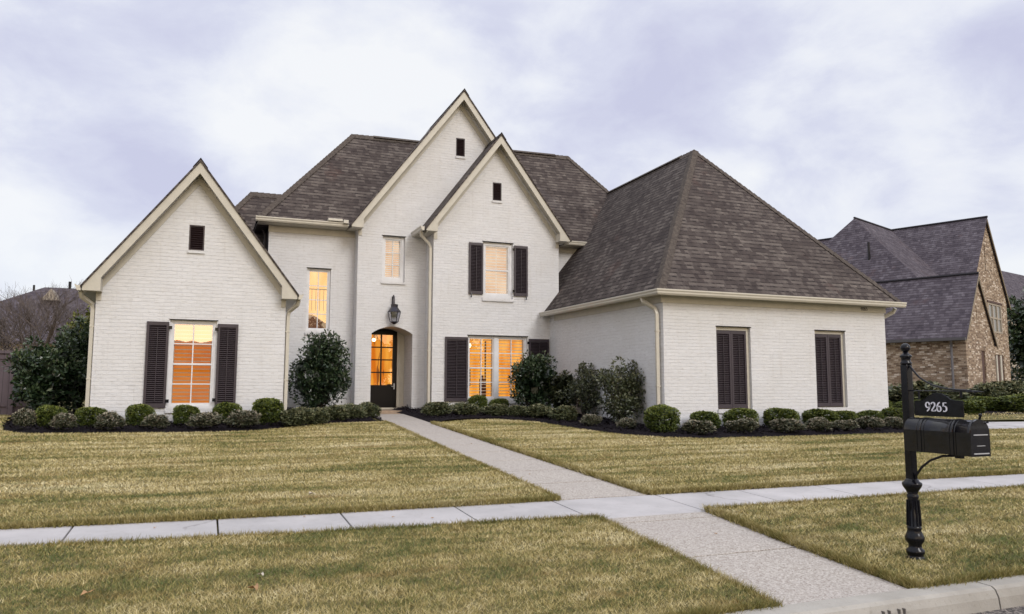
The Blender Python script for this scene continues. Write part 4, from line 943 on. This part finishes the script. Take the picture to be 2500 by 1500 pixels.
# ------------------------------------------------------------------ mailbox
MX, MY = 5.31, 4.62; mz = gz(MY)-.02
M_ = empty('mailbox', (MX, MY, mz), label='black mailbox on an ornate cast iron post at the kerb', cat='mailbox')
b = MB(); b.smooth = True
b.lathe([(.064, mz-.05), (.066, -1.345), (.058, -1.338), (.058, -1.322), (.068, -1.312), (.068, -1.288), (.050, -1.272), (.048, -1.245), (.070, -1.215), (.072, -1.19), (.060, -1.160), (.050, -1.135), (.054, -1.125), (.054, -1.108), (.047, -1.10), (.039, -.895), (.044, -.880), (.044, -.862), (.037, -.852), (.048, -.825), (.068, -.795), (.074, -.780), (.074, -.765), (.055, -.752), (.050, -.74), (.040, -.73)], MX, MY, 24)
b.smooth = False
for k in range(10):
    a = k*.6283; b.tube([(MX+.052*math.cos(a), MY+.052*math.sin(a), -1.10), (MX+.044*math.cos(a), MY+.044*math.sin(a), -.90)], .0065, 5)
b.build('base_column', iron, M_)
MB().box(MX-.032, MX+.032, MY-.032, MY+.032, -.74, .18).build('post', iron, M_, bevel=.006)
b = MB(); b.smooth = True; b.lathe([(.036, .18), (.044, .185), (.044, .196), (.036, .205), (.036, .235), (.046, .243), (.046, .252), (.036, .262), (.022, .272), (.018, .285)], MX, MY, 20); b.ball((MX, MY, .317), .038, 10); b.build('finial', iron, M_)
bx0, bx1, by0, by1, zb0, zsp = 5.20, 5.385, 3.995, 4.575, -.503, -.335
def mbprof(g_=0.0, n=12):
    r_ = (bx1-bx0)/2+g_; xc_ = (bx0+bx1)/2
    return [(bx0-g_, zb0-g_*.3), (bx0-g_, zsp)]+[(xc_-r_*math.cos(math.pi*k/n), zsp+r_*math.sin(math.pi*k/n)) for k in range(1, n)]+[(bx1+g_, zsp), (bx1+g_, zb0-g_*.3)]
def shell(b, pr, y0, y1, sm=True):
    n = len(pr); i = b.addv([(x, y0, z) for x, z in pr]); j = b.addv([(x, y1, z) for x, z in pr]); b.smooth = False
    b.face([i+k for k in range(n)]); b.face([j+k for k in range(n)][::-1]); b.face((i+n-1, i, j, j+n-1))
    for k in range(n-1): b.smooth = sm and 1 <= k < n-2; b.face((i+k, i+k+1, j+k+1, j+k))
    b.smooth = False
b = MB(); shell(b, mbprof(), by0+.02, by1); b.build('box', enamel, M_)
b = MB()
for y in (4.462, 4.40, 4.18, 4.128): shell(b, mbprof(.0025), y-.006, y+.006)
for y in (4.431, 4.154): shell(b, mbprof(.0045), y-.012, y+.012)
b.each('band', enamel, M_)
b = MB(); shell(b, mbprof(.007), by0, by0+.028); dr = b.build('door', enamel, M_)
b = MB(); b.box(bx0+.02, bx1-.02, by0-.006, by0-.0005, -.352, -.345).box(bx0+.015, bx1-.015, by0-.006, by0-.0005, -.488, -.480).box(bx0+.05, bx1-.05, by0-.004, by0-.0005, -.43, -.426); b.each('trim_line', steel, dr)
b = MB(); b.tube([(5.30, by0+.01, -.245), (5.30, by0-.004, -.215)], .008, 6); b.ball((5.30, by0-.004, -.205), .013, 6); b.tube([(5.35, by0, -.262), (5.362, by0-.02, -.258)], .006, 5); b.build('latch', iron, dr)
b = MB(); b.tube([(MX, 4.588, -.745), (MX, 4.574, -.70), (MX, 4.521, -.632), (MX, 4.44, -.572), (MX, 4.332, -.530), (MX, 4.19, -.516)], .0095, 8); b.box(MX-.03, MX+.03, 4.12, 4.22, -.512, -.504); b.box(MX-.02, MX+.02, 4.16, 4.21, -.535, -.512); b.build('support_arm', iron, M_)
b = MB()
b.tube([(MX, 4.59, .175), (MX, 4.54, .115), (MX, 4.499, .074), (MX, 4.44, .040), (MX, 4.386, .016), (MX, 4.32, -.002), (MX, 4.267, -.012), (MX, 4.20, -.020), (MX, 4.138, -.024), (MX, 4.06, -.026)], .0075, 8)
b.tube([(MX, 4.59, -.030), (MX, 4.02, -.034)], .0045, 8)
b.lathe([(.004, 0), (.004, .001)], 0, 0, 3) if False else None
b.tube([(MX, 4.10, -.033), (MX, 4.08, -.035), (MX, 4.05, -.0335), (MX, 4.03, -.036), (MX, 4.0, -.034), (MX, 3.955, -.036)], [.006, .012, .007, .011, .006, .002], 8)
b.build('bracket', iron, M_)
b = MB(); b.box(MX-.003, MX+.003, 4.135, 4.155, -.075, -.036).box(MX-.003, MX+.003, 4.505, 4.52, -.10, -.034); 
b.tube([(MX, 4.145, -.035), (MX, 4.145, -.08)], .010, 6); b.build('hanger', iron, M_)
b = MB(); ys, zs_ = (4.557, 4.13), -.228
out = [(4.557, -.228), (4.557, -.112), (4.50, -.108), (4.455, -.095), (4.42, -.070), (4.385, -.052), (4.345, -.046), (4.305, -.052), (4.265, -.073), (4.225, -.098), (4.185, -.104), (4.13, -.104), (4.13, -.228)]
b.prism([(MX-.004, y, z) for y, z in out], (.008, 0, 0)); sg_ = b.build('sign_plate', iron, M_)
b = MB(); rim = [(MX-.0048, y, z) for y, z in out[1:-1]]; b.tube(rim, .0028, 5); b.build('rim', iron, sg_)
number('9265', Vector((MX-.0045, 4.456, -.192)), Vector((0, -1, 0)), Vector((0, 0, 1)), Vector((-1, 0, 0)), .047, digit_m, 'number', sg_, 1.06)

# ------------------------------------------------------------------ neighbour on the right
NX = empty('brown_brick_house', (27.85, 21.43, -.75), R(21.4), 'brown mottled brick house with grey steep roofs beyond the mailbox', 'house'); NX['_loc'] = 1
del NX['_loc']
O0 = Vector((0, 0, 0))
def nb(b, name, m, par=None): return b.build(name, m, par or NX, off=Vector((0, 0, .0)))
zo = .75      # local z = world z + .75
def L3(x, y, z): return (x, y, z+zo)
b = MB()
wall_face(b, [(0.08, 0), (3.85, 0), (3.85, 2.05+zo), (1.88, 4.60+zo), (.08, 2.1+zo)], [rect(1.62, 1.70, 2.55+zo, 3.36+zo), rect(2.0, 2.5, 0.0, 1.5+zo)], lambda a, z, d_: (a, 0+d_, z), .05, 0)
b.poly([L3(3.85, 0, -.75), L3(3.85, 1.4, -.75), L3(3.85, 1.4, 2.05), L3(3.85, 0, 2.05)])
b.poly([L3(.08, 0, -.75), L3(.08, 12, -.75), L3(.08, 12, 2.2), L3(.08, 0, 2.2)])
nb(b, 'wing_wall', brown_brick)
b = MB()
wall_face(b, [(3.0, 0), (11.75, 0), (11.75, 4.45+zo), (8.9, 8.24+zo), (3.0, .4+zo)], [rect(8.60, 10.75, 2.66+zo, 4.12+zo), rect(8.52, 8.66, 5.66+zo, 7.0+zo), rect(9.15, 10.7, .2, 1.58+zo)], lambda a, z, d_: (a, 1.4+d_, z), .05, 0)
b.poly([L3(11.75, 1.4, -.75), L3(11.75, 12, -.75), L3(11.75, 12, 4.4), L3(11.75, 1.4, 4.4)])
nb(b, 'wall', brown_brick)
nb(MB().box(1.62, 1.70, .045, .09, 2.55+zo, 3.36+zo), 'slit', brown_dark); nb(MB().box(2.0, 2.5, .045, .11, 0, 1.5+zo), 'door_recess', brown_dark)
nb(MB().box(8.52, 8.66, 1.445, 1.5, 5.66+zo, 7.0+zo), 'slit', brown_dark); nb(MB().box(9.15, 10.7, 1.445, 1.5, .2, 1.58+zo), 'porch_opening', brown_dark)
nb(MB().box(9.45, 9.65, 1.40, 1.444, .2, 1.56+zo), 'post', trim); nb(MB().box(10.15, 10.38, 1.40, 1.444, .2, 1.56+zo), 'post', trim)
b = MB(); x0, x1, z0, z1 = 8.60, 10.75, 2.66+zo, 4.12+zo
for k in range(4): xq = x0+.06+(x1-x0-.12)*k/3; b.box(xq-.07, xq+.07, 1.385, 1.445, z0, z1)
for k in range(3): zq = z0+.05+(z1-z0-.1)*k/2; b.box(x0, x1, 1.39, 1.4445, zq-.04, zq+.04)
wn = nb(b, 'window', cream_block); nb(MB().box(x0+.01, x1-.01, 1.43, 1.443, z0+.01, z1-.01), 'pane', paint('hazy_grey_glass', (.26, .25, .22), .25), wn)
nb(MB().box(8.45, 10.9, 1.36, 1.398, 4.12+zo, 4.22+zo), 'header', brown_dark, wn)
def slab(b, pts, t=.07): b.prism([L3(*p) for p in pts], (0, 0, -t))
b = MB()
slab(b, [(1.88, -.10, 4.68), (-.12, -.10, 1.94), (-.12, 12, 1.94), (1.88, 12, 4.68)]); slab(b, [(1.88, -.10, 4.68), (4.0, -.10, 1.80), (4.0, 3.5, 1.80), (1.88, 3.5, 4.68)])
nb(b, 'wing_roof', roof2_m)
b = MB()
slab(b, [(8.9, 1.28, 8.36), (5.6, 1.28, 3.98), (5.6, 12, 3.98), (8.9, 12, 8.36)]); slab(b, [(8.9, 1.28, 8.36), (12.05, 1.28, 4.15), (12.05, 12, 4.15), (8.9, 12, 8.36)])
nb(b, 'roof', roof2_m)
b = MB(); apx, ap2 = (4.15, 5.80, 8.30), (8.9, 5.80, 8.34); hf, hr = (1.86, 2.12, 4.60), (1.86, 9.3, 4.60)
slab(b, [apx, hf, (6.2, 2.12, 4.62), ap2]); slab(b, [apx, hf, hr]); slab(b, [apx, hr, (8.9, 9.4, 4.6), ap2])
nb(b, 'cross_roof', roof2_m)
b = MB()
for p, q_ in (((8.9, 1.26, 8.39), (8.9, 12, 8.39)), ((1.88, -.11, 4.71), (1.88, 9, 4.71)), ((4.15, 5.80, 8.33), (8.9, 5.80, 8.37))):
    b.tube([L3(*p), L3(*q_)], .055, 6)
nb(b, 'ridge_cap', mat('dark_ridge', (.02, .018, .024), .9))
b = MB()
for (xa, za, xb_, zb_, yy) in ((1.88, 4.60, 4.0, 1.73, -.11), (8.9, 8.28, 12.05, 4.08, 1.27), (1.88, 4.60, -.11, 1.87, -.11)):
    b.prism([L3(xa, yy, za), L3(xb_, yy, zb_), L3(xb_, yy, zb_-.12), L3(xa, yy, za-.13)], (0, .03, 0))
nb(b, 'rake_board', paint('brown_trim', (.27, .22, .15), .6))
nb(MB().box(-.24, -.11, -.08, 12, 1.84+zo, 1.95+zo), 'gutter', paint('grey_gutter', (.10, .095, .10), .5))
nb(MB().tube([L3(-.2, .45, 1.86), L3(-.05, .48, 1.7), L3(.0, .5, 1.55), L3(.0, .5, -.7)], .045, 6), 'downspout', paint('grey_downspout', (.16, .155, .165), .4))
nb(MB().tube([L3(2.7, 4.6, 5.9), L3(2.7, 4.6, 6.75)], .06, 8), 'vent_pipe', iron)
# air conditioner
AC = empty('air_conditioner', (24.7, 21.5, -.75), R(21), 'pale grey air conditioner unit beside the brown brick wall', 'air conditioner')
b = MB(); b.box(-.4, .4, -.4, .4, .05, .78)
for k in range(9): b.box(-.39+k*.09, -.35+k*.09, -.425, -.402, .1, .72)
for k in range(9): b.box(-.425, -.402, -.39+k*.09, -.35+k*.09, .1, .72)
b.build('housing', steel, AC, off=O0); MB().lathe([(.3, .782), (.3, .80), (.05, .83)], 0, 0, 16).build('fan_grille', iron, AC, off=O0)
# planting by the brown house
nsh = [('box', 22.9, 17.75, 1.0, .48, 'small clipped shrub just right of the number sign'), ('box', 25.2, 19.05, 1.25, .52, 'rounded clipped shrub before the brown house wall'), ('box', 26.0, 18.3, 1.35, .58, 'bright green clipped shrub, middle of the row at the brown house'), ('box', 27.6, 18.7, 1.5, .66, 'bright green clipped shrub at the right frame edge by the brown house'),
       ('aza2', 27.2, 20.2, 1.5, .92, 'taller dark rounded bush behind the clipped row at the brown house'), ('aza2', 29.2, 21.0, 1.6, 1.0, 'tall olive bush by the porch of the brown house'), ('box', 21.3, 18.4, .9, .45, 'small clipped shrub seen between post and number sign'),
       ('aza2', 23.6, 20.0, 2.3, 1.0, 'broad dark shrub behind the number sign against the brown brick'), ('box', 19.9, 18.6, .9, .48, 'small clipped shrub just left of the mailbox post')]
for i, (k, x, y, a, c, lb) in enumerate(nsh): bush(k, i % 3, x, y, a, c, 'boxwood' if k == 'box' else 'garden_shrub', lb, 'shrubs planted before the brown brick house', z=gz(y)-.08)
structure(MB().poly([(20.5, 18.0, gz(18)-.01), (23.5, 17.15, gz(17)-.01), (34, 17.6, gz(17.6)-.01), (34, 23, gz(23)-.01), (19, 23, gz(23)-.01)]).build('mulch_bed', mulch_m, uv=False))
# far right
FH = empty('grey_roof_house', (62, 42, -.7), R(15), 'house with plain grey roof at the far right edge', 'house')
b = MB(); b.box(-6, 12, 0, 9, 0, 6.6); b.build('wall', cream_block, FH, off=O0)
b = MB(); b.prism([(-6.5, -.6, 6.5), (12.5, -.6, 6.5), (12.5, 4.5, 11.4), (-6.5, 4.5, 11.4)], (0, 0, -.1)); b.prism([(-6.5, 9.6, 6.5), (-6.5, 4.5, 11.4), (12.5, 4.5, 11.4), (12.5, 9.6, 6.5)], (0, 0, -.1)); b.build('roof', roof2_m, FH, off=O0)
big_shrub('evergreen_tree', 'dark evergreen tree at the far right edge beside the brown house', 46.4, 30.6, 2.9, -.6, 6.3, lf_holly, 9000, .26, seed=55, clus=90, cat='tree', group=None, zg_=-.7, shape=lambda z: np.clip(1.05-.45*z, .3, 1.3))

# ------------------------------------------------------------------ background on the left
FE = empty('wooden_fence', (-4.6, 21.0, gz(21)), label='tall dark stained wooden board fence at the left edge', cat='fence')
b = MB(); b.box(-13, -3.2, 21.0, 21.03, gz(21)+.02, .73); b.build('boards', fence_m, FE)
MB().box(-13, -3.2, 20.95, 21.06, .73, .80).box(-13, -3.2, 20.975, 20.998, .60, .69).box(-13, -3.2, 20.97, 20.998, -.50, -.40).build('rail', fence_m, FE)
for x in (-4.15, -6.5, -8.9): MB().box(x-.06, x+.06, 20.93, 20.969, gz(21), .72).build('post', fence_m, FE)
LH = empty('distant_house', (-9, 50, -.7), label='distant house with dull brown hipped roof at the far left', cat='house')
b = MB(); b.box(-14.5, -3, 47.5, 58, -.7, 2.6); b.build('wall', cream_block, LH)
r0, r1 = (-8.95, 52, 5.75), (-5.6, 52, 5.75); c0, c1, c2, c3 = (-15.0, 47, 2.3), (-1.5, 47, 2.3), (-1.5, 58, 2.3), (-15.0, 58, 2.3)
b = MB()
for p in ([c0, c1, r1, r0], [c0, r0, c3], [c1, c2, r1], [c2, c3, r0, r1]): b.prism(p, (0, 0, -.1))
b.build('roof', roof2_m, LH)
b = MB(); b.prism([(-8.75, 49.9, 4.80), (-7.85, 49.9, 4.80), (-8.28, 49.9, 5.46)], (0, 2.4, 0)); b.build('dormer', cream_block, LH)
b = MB(); b.tube([(-9.5, 52, 5.2), (-9.5, 52, 5.85)], .06, 8); b.tube([(-7.66, 52, 5.6), (-7.66, 52, 6.15)], .08, 8); b.each('vent_pipe', iron, LH)
MB().box(-11.2, -10.4, 47.4, 47.49, 1.3, 2.25).build('window', white_p, LH)
# leafless tree behind the fence
def bare_tree(name, lbl, x, y, base, Ht, spread, seed, m, depth=6, r0=.09, trunks=5):
    o = empty(name, (x, y, base), 0, lbl, 'tree', 'leafless trees behind the fence'); rr = random.Random(seed)
    tb, tw = MB(), MB(); ends = []
    def grow(p, d, L, r, k):
        n = 3; path = [p]; q = p
        for i in range(n):
            d = (d+Vector((rr.gauss(0, .13), rr.gauss(0, .13), rr.gauss(0, .06)+.03))).normalized(); q = q+d*L/n; path.append(q)
        rs = [r*(1-.35*i/n) for i in range(n+1)]
        (tb if k <= 1 else tw).tube(path, rs, 5 if k < 3 else 3, cap=False)
        if k >= depth: ends.append(q); return
        for j in range(2 if rr.random() < .55 else 3):
            a = rr.uniform(0, 6.28); tilt = rr.uniform(.22, .62); s = Vector((math.cos(a), math.sin(a), 0)); nd = (d+s*tilt).normalized()
            grow(path[-1 if j == 0 else rr.choice((2, 3))], nd, L*rr.uniform(.66, .86), r*.62, k+1)
    for t in range(trunks):
        a = t*6.28/trunks+rr.random(); grow(Vector((x+.1*math.cos(a), y+.1*math.sin(a), base-.1)), Vector((math.cos(a)*spread, math.sin(a)*spread, 1)).normalized(), Ht*.30, r0, 0)
    tb.build('trunk', m, o, uv=False); tw.build('crown', m, o, uv=False)
    return o, ends
bare_tree('bare_tree', 'many stemmed leafless tree in front of the distant brown roof', -5.2, 31, -.65, 4.15, .42, 5, bark, 7, .075, 7)
o_, en = bare_tree('bare_tree', 'leafless tree holding a few dry leaves at the left frame edge', -7.4, 30, -.65, 4.2, .36, 8, bark, 6, .08, 5)
e_ = np.array([tuple(p) for p in en]); e_ = np.repeat(e_[::2], 2, 0)+RNG.normal(0, .06, (len(e_[::2])*2, 3)); e_ -= np.array([-7.3, 30, -.65])
V, F = leaf_cloud(e_, e_*0, .06, .6); np_mesh('dry_leaves', V, F, bark, o_, RNG.random(len(e_)))
# street side behind the camera, seen only mirrored in the panes
OP = empty('opposite_house', (2, -44, -1.4), label='house across the street behind the camera', cat='house')
b = MB(); b.box(-12, 5, -50, -42, -1.4, 1.6); b.build('wall', cream_block, OP); b = MB(); b.prism([(-12.6, -41.5, 1.5), (-12.6, -46, 4.3), (-12.6, -50.6, 1.5)], (18.2, 0, 0)); b.build('roof', roof_m, OP)
for i, (x, y, r_, h_, lb) in enumerate(((11, -40, 3.4, 7.2, 'broad dark tree across the street behind the camera'), (17.5, -42, 3.0, 6.0, 'lower round tree across the street to the right of the broad one'), (-6.5, -39, 1.6, 4.6, 'small tree before the house across the street'), (26, -40, 3.6, 6.6, 'tree across the street farthest to the right'))):
    big_shrub('street_tree', lb, x, y, r_, -.8, h_, lf_holly, 3000, .4, seed=70+i, clus=60, cat='tree', group='trees across the street', zg_=-1.4)
print('done')
